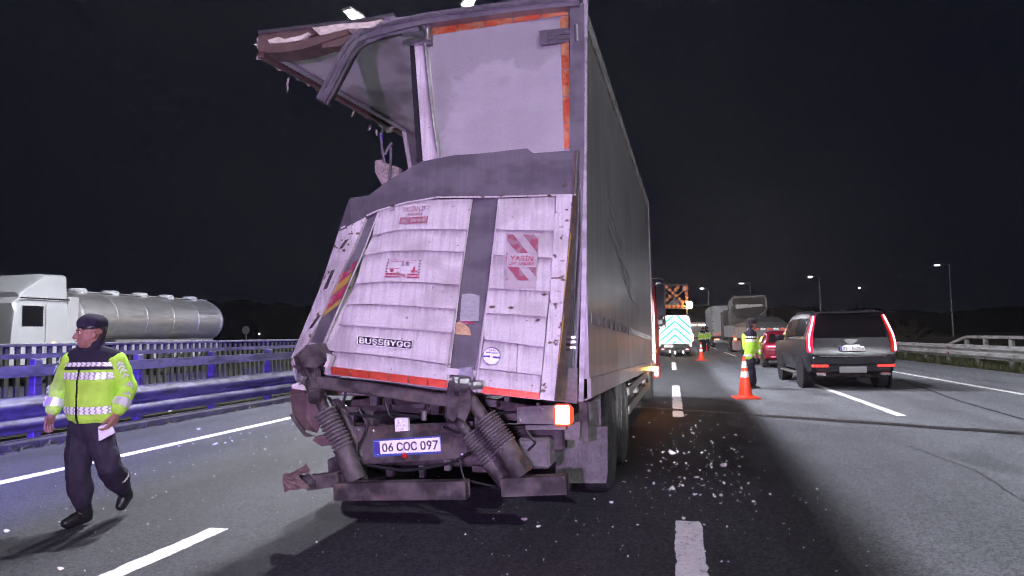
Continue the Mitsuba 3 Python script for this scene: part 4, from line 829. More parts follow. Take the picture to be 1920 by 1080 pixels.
for k_, (q_, y_, m_) in enumerate(((((550, 668), (586, 650), (594, 700), (560, 712)), -.22, 'grimy_steel'), (((562, 690), (600, 682), (602, 724), (572, 738)), -.27, 'grimy_steel'), (((545, 676), (560, 668), (572, 726), (552, 708)), -.16, 'chipped_white'), (((590, 662), (610, 676), (604, 716), (592, 712)), -.20, 'dark_steel'), (((574, 716), (604, 708), (612, 738), (584, 744)), -.24, 'grimy_steel'), (((556, 700), (576, 706), (570, 722), (556, 718)), -.3, 'worn_chrome'))): crumple(q_, y_, 40 + k_, mt=m_)
for k_, (q_, y_, m_) in enumerate(((((612, 742), (644, 750), (652, 790), (640, 796)), -.12, 'grimy_steel'), (((596, 750), (616, 760), (626, 806), (606, 800)), -.2, 'dark_steel'), (((632, 806), (652, 812), (664, 866), (650, 872)), -.12, 'dark_steel'), (((640, 862), (676, 858), (690, 900), (650, 902)), -.15, 'grimy_steel'))): crumple(q_, y_, 60 + k_, .05, 7, m_, 'bent_plate')
obj('torn_tape', poly_slab([P(*q, -.30) for q in ((546, 722), (560, 717), (570, 724), (572, 732), (556, 730), (548, 728))], TYV * .03), 'dirty_white', tr)
sh = [[(543, 740), (575, 738), (596, 744)], [(546, 760), (575, 756), (604, 760)], [(550, 785), (575, 784), (602, 790)], [(566, 806), (582, 808), (594, 812)]]
obj('broken_side_panel', grid_slab([[P(*q, y) for q, y in zip(r, (-.02, -.12, -.05))] for r in sh], TYV * .012), 'pink_shell', tr, label='broken pinkish panel hanging at the left corner')
obj('broken_side_panel', poly_slab([P(*q, -.1) for q in ((541, 776), (549, 778), (572, 812), (590, 818), (572, 820), (556, 800))], TYV * .02), 'grimy_steel', tr)
obj('broken_bracket', poly_slab([P(*q, -.15) for q in ((592, 818), (618, 816), (632, 836), (612, 834), (604, 838), (585, 826))], TYV * .08), 'pink_shell', tr)
# under-run bars
def hollow_bar(nm, pix0, pix1, yl, hgt, dep, label=None):
    a, b = P(*pix0, yl), P(*pix1, yl); o = []
    def sec(s): return [(s * x, s2 * y) for x, y, s2 in ((-1, -1, 1), (1, -1, 1), (1, 1, 1), (-1, 1, 1))]
    e = .012; w, h = dep / 2, hgt / 2
    mm = [sweep([a, b], [(-w, h - e), (w, h - e), (w, h), (-w, h)]), sweep([a, b], [(-w, -h), (w, -h), (w, -h + e), (-w, -h + e)]), sweep([a, b], [(-w - .0, -h + e), (-w + e, -h + e), (-w + e, h - e), (-w, h - e)]), sweep([a, b], [(w - e, -h + e), (w, -h + e), (w, h - e), (w - e, h - e)])]
    return obj(nm, cat(mm), 'grimy_steel', tr, label=label)
hollow_bar('underrun_bar', (632, 920), (877, 917), -.34, .125, .11, 'long hollow under-run bar')
hollow_bar('underrun_bar', (943, 912), (1064, 907), -.32, .125, .11, 'short hollow under-run bar')
hollow_bar('broken_bar', (580, 905), (640, 896), -.30, .105, .10, 'snapped hollow under-run bar end')
crumple(((527, 894), (574, 871), (582, 884), (548, 897)), -.42, 81, .05, 7, 'pink_shell', 'broken_flap')
crumple(((528, 896), (560, 895), (580, 912), (534, 926)), -.40, 82, .06, 7, 'pink_shell', 'broken_flap')
crumple(((556, 892), (590, 886), (592, 918), (572, 914)), -.36, 83, .05, 6, 'grimy_steel', 'broken_flap')
obj('broken_flap', poly_slab([P(*q, -.2) for q in ((614, 862), (626, 856), (640, 866), (642, 894), (616, 892))], TYV * .04), 'grimy_steel', tr)
# tail light
tlb = obj('lamp_board', pslab([(969, 763), (1042, 760), (1044, 796), (970, 794)], -.20, .06), 'flap_rubber', tr)
obj('lower_board', pslab([(985, 797), (1062, 797), (1060, 806), (986, 806)], -.17, .08), 'flap_rubber', tr)
obj('corner_block', pslab([(1050, 690), (1082, 690), (1082, 757), (1044, 752)], -.05, .20), 'flap_rubber', tr)
tl = obj('tail_light', box((P(1036, 778, -.16) + P(1074, 778, -.16)) / 2, (np.linalg.norm(P(1074, 778, -.16) - P(1034, 778, -.16)), .10, .155), .03, RT), 'lamp_red_glass', tr, emit=(0.5, 0.04, 0.015), weight=0.6, label='lit red tail light')
m = box((P(1043, 778, -.215) + P(1066, 778, -.215)) / 2, (.105, .02, .13), .035, RT); m.fix_normals(); obj('bulb', m, 'lamp_clear', tl, emit=(9.0, 4.4, 1.6), weight=0.8)
obj('light_bracket', pslab([(1058, 797), (1088, 790), (1086, 826), (1059, 824)], -.06, .06), 'flap_rubber', tr)
obj('corner_post', pslab([(1084, 748), (1100, 756), (1104, 830), (1092, 832), (1088, 790)], .05, .05), 'grimy_steel', tr)
flap = obj('mud_flap', grid_slab([[P(x, y, .55 + .004 * math.sin(i * 1.3)) for i, x in enumerate(np.linspace(1042, 1139 - (3 if y > 900 else 0), 14))] for y in (800, 830, 860, 890, 906)], TYV * .015), 'flap_rubber', tr)
for x in np.linspace(1048, 1133, 15): obj('rib', sweep([P(x, 834, .549), P(x, 898, .549)], [(-.003, -.002), (.003, -.002), (.003, .005), (-.003, .005)], up=-TYV), 'flap_rubber', flap)
# chassis, axles, wheels
obj('chassis_rail', cat(tbox(-.50, -.42, -.05, 10.6, .72, .95), tbox(.42, .50, -.05, 10.6, .72, .93)), 'dark_steel', tr)
obj('axle', cat(tbox(-.9, .9, 1.44, 1.56, .44, .56, .03), tbox(-.9, .9, 2.79, 2.91, .44, .56, .03), tbox(-.25, .25, 1.30, 1.70, .36, .66, .1)), 'dark_steel', tr)
obj('rear_cross_member', tbox(-.9, 1.1, .02, .16, .60, .78, .02), 'grimy_steel', tr)
obj('lower_tube', tube([W(-.55, -.02, .52), W(.62, -.02, .53)], .055, 12), 'grimy_steel', tr, smooth=40)
obj('pump_box', tbox(.78, 1.02, -.16, .10, .50, .72, .02), 'flap_rubber', tr)
obj('air_tank', tube([W(.66, .1, .60), W(.66, .9, .60)], .12, 14), 'dark_steel', tr, smooth=40)
for sg in (-1, 1):
    for y in (1.5, 2.85):
        wheel(tr, W(sg * 1.16, y, .50), TXV * sg, .50, .26, 'dark_steel'); wheel(tr, W(sg * .80, y, .50), TXV * sg, .50, .26, 'trailer_grey')
    wheel(tr, W(sg * 1.08, 10.3, .50), TXV * sg, .50, .28, 'trailer_grey')
obj('wheel_guard', tbox(.98, 1.28, .75, .80, .62, .98), 'flap_rubber', tr)
obj('wheel_guard', cat(*[sweep([W(1.12, 1.5 + .62 * math.cos(t), .50 + .60 * math.sin(t)) for t in np.linspace(.5, 2.7, 9)], [(-.16, -.01), (.16, -.01), (.16, .01), (-.16, .01)])]), 'black_plastic', tr)
# side guard and boxes ahead of the wheels
for z0 in (.42, .66): obj('side_guard', tbox(1.20, 1.25, 4.0, 8.4, z0, z0 + .11, .01), 'dark_steel', tr)
for y in (4.1, 6.1, 8.2): obj('guard_post', tbox(1.13, 1.195, y, y + .06, .40, zb(y)), 'dark_steel', tr)
obj('tool_box', tbox(.55, 1.12, 4.3, 5.4, .42, .80, .02), 'dark_steel', tr)
obj('fuel_tank', tube([W(.85, 6.4, .58), W(.85, 7.8, .58)], .26, 18), 'galvanised', tr, smooth=40)
mk = obj('marker_lamp', box(W(1.36, 8.3, .79), (.10, .12, .07), .02, RT), 'lamp_amber_glass', tr, emit=(60, 20, 2.0), weight=1.5, label='lit amber side marker lamp')
obj('marker_bracket', tbox(1.22, 1.32, 8.27, 8.33, .74, .78), 'dark_steel', tr)
# cables
for pts in ([(720, 745), (730, 770), (741, 784)], [(800, 752), (796, 765), (795, 776)], [(843, 755), (840, 772), (842, 790)], [(890, 800), (900, 830), (930, 880), (945, 902)], [(940, 815), (965, 845), (972, 888)], [(860, 860), (870, 890), (930, 912)], [(668, 830), (672, 870), (660, 905)]):
    q = np.array([P(a, b, -.20) for a, b in pts]); tt = np.linspace(0, 1, 9); q = np.stack([np.interp(tt, np.linspace(0, 1, len(q)), q[:, k]) for k in range(3)], 1); q[:, 2] -= .03 * np.sin(tt * math.pi)
    obj('cable', tube(q, .009, 6), 'black_plastic', tr, smooth=40)
for pts, r in ([(655, 775), (700, 782), (735, 776), (800, 784)], .012), ([(672, 765), (690, 800), (668, 850), (672, 880)], .010), ([(900, 760), (935, 775), (968, 772)], .011), ([(830, 800), (858, 812), (890, 806)], .009), ([(985, 806), (1005, 830), (990, 845)], .010), ([(600, 700), (625, 715), (650, 735), (640, 765)], .010), ([(690, 872), (760, 884), (850, 868), (890, 842)], .012):
    q = np.array([P(a, b, -.16) for a, b in pts]); tt = np.linspace(0, 1, 13); q = np.stack([np.interp(tt, np.linspace(0, 1, len(q)), q[:, k]) for k in range(3)], 1); q[1:-1] = (q[:-2] + 2 * q[1:-1] + q[2:]) / 4
    obj('hose', tube(q, r, 6), 'black_plastic', tr, smooth=40)
for px, py, w_, h_, y_, m_ in ((700, 752, 14, 20, -.10, 'dark_steel'), (815, 765, 16, 26, -.14, 'grimy_steel'), (920, 756, 22, 14, -.10, 'dark_steel'), (950, 742, 10, 24, -.16, 'grimy_steel'), (670, 884, 16, 14, -.2, 'grimy_steel'), (838, 872, 12, 22, -.15, 'dark_steel'), (730, 884, 14, 20, -.05, 'grimy_steel'), (790, 884, 10, 24, -.05, 'grimy_steel'), (1008, 770, 6, 30, -.15, 'dark_steel'), (900, 880, 30, 12, -.10, 'grimy_steel')):
    m_1 = pslab([(px - w_ / 2, py - h_ / 2), (px + w_ / 2, py - h_ / 2 + 1.5), (px + w_ / 2 - 1, py + h_ / 2), (px - w_ / 2 + 1, py + h_ / 2 - 1)], y_, .05); obj('bracket', m_1, m_, tr)
for px, py in ((672, 806), (880, 798), (672, 862), (866, 852), (700, 808), (830, 800), (975, 770), (975, 788), (1016, 767)): obj('bolt', lathe([(0, -.01), (.012, -.01), (.012, .008), (0, .012)], P(px, py, -.13 if px < 900 else -.21), -TYV, 6), 'worn_chrome', tr)
obj('cable_end', tube([P(795, 770, -.22), P(795, 788, -.22)], .02, 8), 'flap_rubber', tr)
# --- cab
CY0, CY1 = 9.55, 11.5
cab = obj('cab', loft([np.array([W(x, y, z) for x, z in ((-1.22, .75), (-1.23, 2.0), (-1.12, zz), (0, zz + .06), (1.20, zz), (1.345, 2.0), (1.34, .75))]) for y, zz in ((CY0, 2.95), (CY0 + .1, 3.05), (CY1 - .5, 3.05), (CY1, 2.2))]), 'cab_red', tr, label='red lorry cab ahead of the box')
obj('door_step', tbox(1.20, 1.36, 10.9, 11.4, .45, .75, .03), 'cab_red', cab)
obj('side_reflector', tbox(1.345, 1.362, 9.7, 9.85, 1.05, 1.13, .01), 'lamp_amber_glass', cab)
obj('wing_mirror', box(W(1.40, 11.2, 2.25), (.20, .16, .82), .06, RT), 'black_plastic', tr, label='tall black wing mirror')
obj('wing_mirror', box(W(1.40, 11.2, 1.72), (.20, .15, .20), .05, RT), 'black_plastic', tr)
obj('mirror_glass', box(W(1.40, 11.115, 2.25), (.15, .01, .70), 0, RT), 'dark_glass', tr)
obj('mirror_arm', cat(tube([W(1.2, 11.25, 2.75), W(1.5, 11.25, 2.72), W(1.5, 11.25, 1.6), W(1.2, 11.25, 1.55)], .02, 8)), 'black_plastic', tr)
# ================================================================== people
def hand_bones(w, d, n, th, curl=0.5, spread=0.0):
    d, n, th = (np.asarray(a, float) / np.linalg.norm(a) for a in (d, n, th)); B_ = []
    B_.append(blob([(w, .024), (w + d * .03 + th * .022, .017), (w + d * .085 + th * .032, .013), (w + d * .08 - th * .034, .012), (w + d * .03 - th * .022, .016)], 12))
    for i, l in enumerate((.074, .083, .077, .058)):
        p = w + d * .086 + th * (.033 - .0215 * i); a = 0.15 * i * spread
        for k, (f, r) in enumerate(((.48, .0096), (.30, .0088), (.22, .0078))):
            a = curl * (.5 + .75 * k); q = p + (d * math.cos(a) + n * math.sin(a)) * l * f * 1.1; B_.append(bone(p, r, q, r * .92, 10)); p = q
    p = w + d * .025 + th * .030; q = p + (d * .65 + th * .6 + n * .35) * .042; e = q + (d * .85 + th * .1 + n * .5) * .032
    return B_ + [bone(p, .014, q, .011, 10), bone(q, .011, e, .009, 10)]
def band_of(mesh, planes, off, front=None):
    m = mesh
    for o, n in planes:
        m = trimesh.intersections.slice_mesh_plane(m, np.asarray(n, float), np.asarray(o, float))
    if len(m.faces) == 0: return None
    m = trimesh.Trimesh(m.vertices, m.faces, process=True)
    if front is not None:
        m.update_faces(m.face_normals @ np.asarray(front) > 0.05); m.remove_unreferenced_vertices()
    m.vertices = np.array(m.vertices) + np.array(m.vertex_normals) * off; return m
def person(label, dep, j, fd, front, group=None, fine=True, hat='beret', paper=False):
    """j: joints as (px, py, metres deeper) of the photo; fd: the way the face looks; front: the way the chest looks."""
    t = thing('person', label, 'person', group); J = {k: D(v[0], v[1], dep + (v[2] if len(v) > 2 else 0)) for k, v in j.items() if isinstance(v, tuple)}
    up = ZZ; fd = np.asarray(fd, float) / np.linalg.norm(fd); fr = np.asarray(front, float) / np.linalg.norm(front)
    sd = np.cross(up, fd); sd /= np.linalg.norm(sd); la = np.cross(up, fr); la /= np.linalg.norm(la)      # la: the wearer's left
    h = J['head']; E = .012 if fine else .03; N = 16 if fine else 10
    head = [blob([(h + up * .035 - fd * .02, .088), (h + up * .03 + fd * .015, .080), (h - up * .03 + fd * .03, .066), (h - up * .075 + fd * .055, .034), (h - up * .06 + fd * .0, .055)], 20),
            blob([(h + up * .025 + fd * .092, .011), (h - up * .018 + fd * .112, .016), (h - up * .022 + fd * .09 + sd * .013, .012), (h - up * .022 + fd * .09 - sd * .013, .012)], 10),
            bone(h - up * .052 + fd * .088 + sd * .018, .009, h - up * .052 + fd * .088 - sd * .018, .009, 10), bone(h + up * .042 + fd * .082 + sd * .04, .012, h + up * .042 + fd * .082 - sd * .04, .012, 10)]
    for s in (-1, 1): head.append(blob([(h + sd * s * .084 + up * .012, .016), (h + sd * s * .086 - up * .022, .012), (h + sd * s * .09 - fd * .012, .014)], 10))
    body = head + [bone(h - up * .05 - fd * .015, .058, J['neck'] - up * .05, .062, N), bone(J['neck'] - up * .08, .085, J['hip'], .085, N), bone(J['sh_l'], .05, J['sh_r'], .05, N)]
    for s in 'lr':
        w = J['wr_' + s]; d = J['hand_' + s] - w; d /= np.linalg.norm(d)
        body += [bone(J['sh_' + s], .05, J['el_' + s], .042, N), bone(J['el_' + s], .042, w, .027, N), bone(J['hip'], .06, J['kn_' + s], .05, N), bone(J['kn_' + s], .05, J['an_' + s], .038, N)]
        if fine: body += hand_bones(w + d * .015, d, j.get('palm_' + s, -la * (1 if s == 'l' else -1)), fr, j.get('curl_' + s, .55))
        else: body.append(blob([(w, .03), (w + d * .07 + fr * .02, .022), (w + d * .12 + fr * .02, .018), (w + d * .10 - fr * .02, .02)], 8))
    k = obj('body', mesh_of(body, .0075 if fine else E, 3), 'skin', t, smooth=True)
    if fine:
        for s in (-1, 1):
            e = h + up * .018 + fd * .080 + sd * s * .032
            obj('eye', TM(*(lambda m: (m.vertices * .0115 + e, m.faces))(trimesh.creation.icosphere(2, 1.0))), 'eye_white', k, smooth=True)
            obj('pupil', TM(*(lambda m: (m.vertices * .006 + e + fd * .0075, m.faces))(trimesh.creation.icosphere(1, 1.0))), 'boot', k, smooth=True)
            obj('eyebrow', tube([e + up * .018 - sd * s * .016 + fd * .014, e + up * .022 + sd * s * .016 + fd * .006], .0045, 6), 'hair', k)
        obj('lips', tube([h - up * .053 + fd * .096 + sd * .02, h - up * .052 + fd * .101, h - up * .053 + fd * .096 - sd * .02], .005, 6), 'ink_red_worn', k)
    obj('hair', mesh_of([blob([(h + up * .045 - fd * .035, .085), (h - up * .02 - fd * .04, .070)], 16)], .03, 3), 'hair', k, smooth=True)
    if hat == 'beret':
        obj('beret', mesh_of([blob([(h + up * .085 + fd * .03, .072), (h + up * .085 - fd * .05, .075), (h + up * .105 - sd * .03, .066), (h + up * .100 + sd * .07, .045), (h + up * .07 + fd * .075, .022)], 18)], .02, 6, .004, 20), 'navy', t, smooth=True)
        obj('beret_band', lathe([(.088, -.012), (.094, -.012), (.095, .012), (.089, .012)], h + up * .055 - fd * .004, up * 1.0 + fd * .08, 24), 'boot', t, smooth=True)
    # boots and trousers
    for s in 'lr':
        a, toe, heel = J['an_' + s], J['toe_' + s], J['heel_' + s]
        obj('boot', mesh_of([bone(a + (a - heel) * .25 + (J['kn_' + s] - a) * .30, .062, (a + heel) / 2, .058, 14), blob([(heel + (a - heel) * .22, .045), ((heel + toe) / 2 + (a - heel) * .28, .048), (toe * .9 + heel * .1, .040), (toe + (a - heel) * .08, .036)], 14)], E * 1.5, 4), 'boot', t, smooth=True)
    hp = J['hip']; tro = [blob([(hp - up * .10, .075), (hp + la * .03 - up * .02, .11), (hp - la * .03 - up * .02, .11)], 14), blob([(hp + la * .075, .115), (hp - la * .075, .115), (hp + up * .12 + la * .07, .105), (hp + up * .12 - la * .07, .105)], 14)]
    for s, g in (('l', 1), ('r', -1)):
        hj = hp + la * g * .085 - up * .03; kn, an = J['kn_' + s], J['an_' + s]; mid = hj * .45 + kn * .55
        tro += [bone(hj, .108, mid, .104, 14), bone(mid, .102, kn, .090, 14), bone(kn, .090, kn * .45 + an * .55, .094, 14), bone(kn * .45 + an * .55, .094, an + (kn - an) * .16, .070, 14), blob([(mid + la * g * .07, .05), (mid * .7 + kn * .3 + la * g * .07, .05)], 10)]
    tr_ = mesh_of(tro, E * 1.5, 4, .016, 10, 2); obj('trousers', tr_, 'trouser_navy', t, smooth=True)
    # jacket
    nk, hem = J['neck'], J['hem']; tor = [blob([(J['sh_l'] * .72 + nk * .28, .085), (J['sh_r'] * .72 + nk * .28, .085), (nk - up * .02, .075), (nk * .5 + hem * .5 + la * .10 + fr * .03, .115), (nk * .5 + hem * .5 - la * .10 + fr * .03, .115)], 16),
        blob([(nk * .55 + hem * .45 + la * .10 + fr * .03, .115), (nk * .55 + hem * .45 - la * .10 + fr * .03, .115), (hem + la * .105 + up * .06, .115), (hem - la * .105 + up * .06, .115), (hem + fr * .05 + up * .06, .112)], 16), bone(nk - up * .03, .072, nk + up * .045, .066, 14)]
    tm = mesh_of(tor, E * 1.4, 4, .014, 9, 3); lo = band_of(tm, [(hem - up * .02, up)], 0)
    jk = obj('jacket', lo, 'lime', t, smooth=True)
    zc = j['yoke_z'] if 'yoke_z' in j else (nk * .72 + hem * .28)[2]
    yk = band_of(tm, [([0, 0, zc], up)], .005); obj('yoke', yk, 'navy', jk, smooth=True)
    def ring(z0, z1, off=.007): return band_of(tm, [([0, 0, z0], up), ([0, 0, z1], -up)], off)
    obj('chest_band', ring(zc - .075, zc - .02), 'retro_band', jk, smooth=True); obj('chest_stripe', ring(zc + .025, zc + .058, .009), 'retro_band', jk, smooth=True)
    obj('hem_band', ring(hem[2] + .055, hem[2] + .115), 'retro_band', jk, smooth=True)
    zx = hem + la * .02
    z_ = band_of(tm, [(zx + la * .008, -la), (zx - la * .008, la), (hem - up * .01, up), ([0, 0, zc], -up)], .010, fr)
    if z_ is not None and len(z_.faces): obj('zip', z_, 'boot', jk, smooth=True)
    for s, g in (('l', 1), ('r', -1)):
        a, b, c = J['sh_' + s], J['el_' + s], J['wr_' + s]
        sm = mesh_of([bone(a - la * g * .02, .088, b, .072, 14), bone(b, .072, c + (b - c) * .08, .056, 14)], E * 1.5, 4, .010, 15, 5)
        sl = obj('sleeve', sm, 'lime', jk, smooth=True); ax = (c - b) / np.linalg.norm(c - b)
        cuff = band_of(sm, [(c - ax * .10, ax), (c - ax * .035, -ax)], .006); 
        if cuff is not None: obj('cuff_band', cuff, 'retro_white', sl, smooth=True)
        if fine:
            for n_ in range(9):
                f = n_ / 8; p = a * (1 - f) + b * f if n_ < 4 else b * (1 - (n_ - 4) / 5) + c * ((n_ - 4) / 5)
                x = (b - a) if n_ < 4 else (c - b); x = x / np.linalg.norm(x); out = la * g + fr * .7; out = out - x * np.dot(out, x); out /= np.linalg.norm(out)
                pt, _, tri = trimesh.proximity.closest_point(sm, [p + out * .16]); nn = sm.face_normals[tri[0]]; u = np.cross(nn, x); u /= np.linalg.norm(u); x2 = np.cross(u, nn)
                ctr = pt[0] + nn * .008; w_ = .026; pts = [ctr + u * w_ + x2 * .012, ctr + x2 * .0 - x2 * .012, ctr - u * w_ + x2 * .012, ctr - u * w_ + x2 * .030, ctr + x2 * .008, ctr + u * w_ + x2 * .030]
                obj('chevron', poly_slab(pts, nn * .003), 'retro_white', sl)
    if fine:
        for s, f0 in (('l', .38), ('l', .52), ('l', .64)):
            kn, an = J['kn_' + s], J['an_' + s]; ax = (an - kn) / np.linalg.norm(an - kn); L_ = np.linalg.norm(an - kn)
            q = band_of(tr_, [(kn + ax * L_ * f0, ax), (kn + ax * L_ * (f0 + .06), -ax), (kn, la)], .006)
            if q is not None and len(q.faces): obj('calf_stripe', q, 'retro_white', t, smooth=True)
    return t, J
d1 = float(np.dot(G(143, 986) - CAM, CF))
j1 = {'head': (170, 627), 'neck': (180, 656, .02), 'sh_l': (222, 679, .0), 'sh_r': (134, 678, .05), 'el_l': (240, 728, .04), 'el_r': (112, 728, .10), 'wr_l': (221, 771, -.10), 'wr_r': (99, 770, .04), 'hand_l': (210, 796, -.16), 'hand_r': (91, 796, .0),
      'hem': (172, 786, .02), 'hip': (170, 806, .02), 'kn_l': (205, 874, -.04), 'kn_r': (145, 880, -.06), 'an_l': (231, 918, .30), 'an_r': (155, 950, .02), 'toe_l': (226, 950, .26), 'heel_l': (241, 934, .36), 'toe_r': (124, 983, -.10), 'heel_r': (165, 974, .05), 'curl_l': .9, 'palm_l': -CR}
fr1 = -CF * .9 - CR * .25; p1, J1 = person('person in lime jacket and dark beret walking along the left lane with papers', d1, j1, -CF * .75 - CR * .75, fr1)
pw = D(200, 806, d1 - .17); pa = [D(*q, d1 - .165) for q in ((184, 800), (205, 793), (213, 812), (185, 827))]
bk = thing('notebook', 'small white folded papers in the hand of the person on the left', 'papers')
for i in range(3): obj('sheet', poly_slab([p + CF * .006 * i + CR * .003 * i for p in pa], CF * .003), 'paper', bk)
d2 = float(np.dot(G(1410, 729) - CAM, CF))
j2 = {'head': (1411, 610), 'neck': (1408, 621), 'sh_l': (1397, 631, .08), 'sh_r': (1414, 629, .18), 'el_l': (1398, 652, .02), 'el_r': (1421, 648, .1), 'wr_l': (1410, 666, -.06), 'wr_r': (1424, 664, .0), 'hand_l': (1416, 671, -.08), 'hand_r': (1424, 670, -.02),
      'hem': (1405, 672, .1), 'hip': (1407, 678, .1), 'kn_l': (1406, 703, .06), 'kn_r': (1411, 702, .16), 'an_l': (1405, 724, .05), 'an_r': (1413, 723, .16), 'toe_l': (1416, 729, .02), 'heel_l': (1404, 728, .06), 'toe_r': (1423, 728, .14), 'heel_r': (1411, 727, .18)}
person('person in a lime high visibility jacket and black cap standing beside the traffic cone', d2, j2, CR * .9 + CF * .25, CR * .8 - CF * .45, fine=False)
d3 = 50.0
def far_j(x, f): return {'head': (x + 1, f - 42), 'neck': (x, f - 38.5), 'sh_l': (x + 5, f - 36.5), 'sh_r': (x - 5, f - 36.5), 'el_l': (x + 7, f - 29), 'el_r': (x - 7, f - 29), 'wr_l': (x + 5, f - 23), 'wr_r': (x - 6, f - 22.5), 'hand_l': (x + 4, f - 21), 'hand_r': (x - 6, f - 20.5), 'hem': (x, f - 23.5), 'hip': (x, f - 22), 'kn_l': (x + 3, f - 12), 'kn_r': (x - 2.5, f - 12), 'an_l': (x + 3, f - 2.5), 'an_r': (x - 3, f - 2.5), 'toe_l': (x + 4, f - .6, -.15), 'heel_l': (x + 3, f - .6, .05), 'toe_r': (x - 3, f - .6, -.15), 'heel_r': (x - 3, f - .6, .05)}
person('distant person in a lime jacket standing left of the box trailer', d3, far_j(1317, 660), -CF + CR * .3, -CF, fine=False)
person('distant person in a lime jacket standing directly before the lavender trailer side', d3 + 3, far_j(1325, 659), -CF + CR * .6, -CF + CR * .3, fine=False)

# ================================================================== traffic cones
def cone(label, c, hgt, yaw=0.0):
    t = thing('traffic_cone', label, 'traffic cone', 'orange traffic cones on the road'); c = np.asarray(c, float); w = .27
    obj('base', box(c + ZZ * .02, (2 * w, 2 * w, .04), .012, rotz(yaw)), 'cone_orange', t)
    r = lambda z: .155 - .13 * (z - .04) / (hgt - .04)
    pr = [(r(.04) + .03, .04), (r(.06) + .008, .06)] + [(r(z), z) for z in np.linspace(.1, hgt, 8)] + [(.012, hgt), (0, hgt)]
    obj('shell', lathe(pr, c, ZZ, 28), 'cone_orange', t, smooth=40)
    for z0, z1 in ((.50, .64), (.72, .88)):
        z0, z1 = z0 * hgt, z1 * hgt; obj('white_band', lathe([(r(z0) + .004, z0), (r(z1) + .004, z1), (r(z1) - .004, z1), (r(z0) - .004, z0)], c, ZZ, 28), 'retro_white', t, smooth=40)
cone('orange traffic cone with two white bands beside the standing person', G(1398, 747), .93, .1)
cone('smaller looking orange cone in front of the chevron vehicle', G(1315, 676), .95, .3)
cone('farthest orange cone at the feet of the distant people', G(1326, 657), .9, .2)

# ================================================================== maintenance vehicle with chevrons and an arrow board
mv = thing('maintenance_truck', 'road maintenance vehicle with teal and white chevron board and amber arrow board', 'truck'); MY = 44.5
def M(px, py, dy=0.0): return HY(px, py, MY + dy)
outl = [(1249, 592), (1288, 592), (1292, 594), (1298, 630), (1298, 641), (1294, 645), (1238, 645), (1233, 641), (1234, 630), (1244, 594)]
obj('chevron_board', poly_slab([M(*q) for q in outl], [0, .06, 0]), 'retro_white', mv)
pg = Polygon(outl).buffer(-.6)
for i, o in enumerate(np.arange(573, 668, 13.0)):
    for sg in (-1, 1):
        st = Polygon([(1265.5, o + 14), (1265.5 + sg * 60, o + 14 + 60 * .86), (1265.5 + sg * 60, o + 18.6 + 60 * .86), (1265.5, o + 18.6)]).intersection(pg)
        if not st.is_empty and st.geom_type == 'Polygon' and st.area > 3: obj('chevron_stripe', poly_slab([M(a, b, -.008) for a, b in list(st.exterior.coords)[:-1]], [0, .005, 0]), 'retro_teal', mv)
def mbox(px0, py0, px1, py1, y0, y1, b=.02):
    a, c = M(px0, py0, y0), M(px1, py1, y0); return box(((a[0] + c[0]) / 2, MY + (y0 + y1) / 2, (a[2] + c[2]) / 2), (abs(c[0] - a[0]), y1 - y0, abs(a[2] - c[2])), b)
obj('rear_bumper', mbox(1236, 645.5, 1297, 653, -.03, .15), 'black_plastic', mv)
obj('licence_plate', mbox(1245, 646.5, 1262.5, 651.5, -.05, -.035, 0), 'plate_white', mv)
obj('bumper_beam', mbox(1238, 653, 1296, 660, .05, .25), 'grimy_steel', mv)
for px, py in ((1256, 659), (1266, 661), (1281, 660)): obj('hitch_part', mbox(px - 2, py - 3.5, px + 2, py + 3.5, -.02, .2), 'worn_chrome', mv)
for px in (1236, 1295.5):
    m = mbox(px - 2, 644.5, px + 2, 649, -.06, .02, .02); m.fix_normals(); obj('tail_light', m, 'lamp_clear', mv, emit=(3, 2.2, 1.6), weight=.1)
for px in (1233.5, 1298):
    m = mbox(px - 2.2, 626, px + 2.2, 640, -.10, .02, .04); m.fix_normals(); obj('amber_light', m, 'lamp_amber_glass', mv, emit=(14, 5.5, 1.2), weight=.3)
for px, w in ((1243, 2.5), (1288.5, 3)):
    m = mbox(px - w, 654, px + w, 656, .03, .06, 0); m.fix_normals(); obj('red_light', m, 'lamp_red_glass', mv, emit=(1.2, .12, .1), weight=.05)
obj('cargo_body', box((.22, MY + 2.1, 1.45), (2.0, 4.0, 1.75), .05), 'car_white', mv)
obj('cabin', box((.22, MY + 5.1, 1.25), (1.9, 1.8, 1.6), .2), 'car_white', mv)
obj('frame_rail', box((.22, MY + 3, .52), (1.2, 5.8, .2), .02), 'dark_steel', mv)
for x in (-.62, 1.06):
    for y in (.9, 4.6): wheel(mv, (x, MY + y, .36), (1 if x > 0 else -1, 0, 0), .36, .24)
AB = .7
def lampd(px, py, r, e, nm='amber_lamp'):
    c = M(px, py, AB); m = lathe([(0, .0), (r, 0), (r * .8, .05), (0, .07)], c, (0, -1, 0), 14); m.fix_normals(); obj(nm, m, 'arrow_lamp', mv, emit=e, weight=.02, smooth=False)
board = obj('arrow_board', cat(tube([M(1247, 532.5, AB + .1), M(1247, 592, AB + .1)], .04, 6), tube([M(1288, 532.5, AB + .1), M(1288, 592, AB + .1)], .04, 6), tube([M(1234, 534, AB + .1), M(1290, 534, AB + .1)], .03, 6), tube([M(1246, 578.5, AB + .1), M(1292, 578.5, AB + .1)], .03, 6), tube([M(1238, 541, AB + .1), M(1288, 577, AB + .1)], .035, 6), tube([M(1285, 541, AB + .1), M(1246, 577, AB + .1)], .035, 6)), 'dark_steel', mv)
obj('board_panel', poly_slab([M(a, b, AB + .16) for a, b in ((1251, 577), (1262, 560), (1268, 560), (1278, 577))], [0, .03, 0]), 'black_plastic', mv)
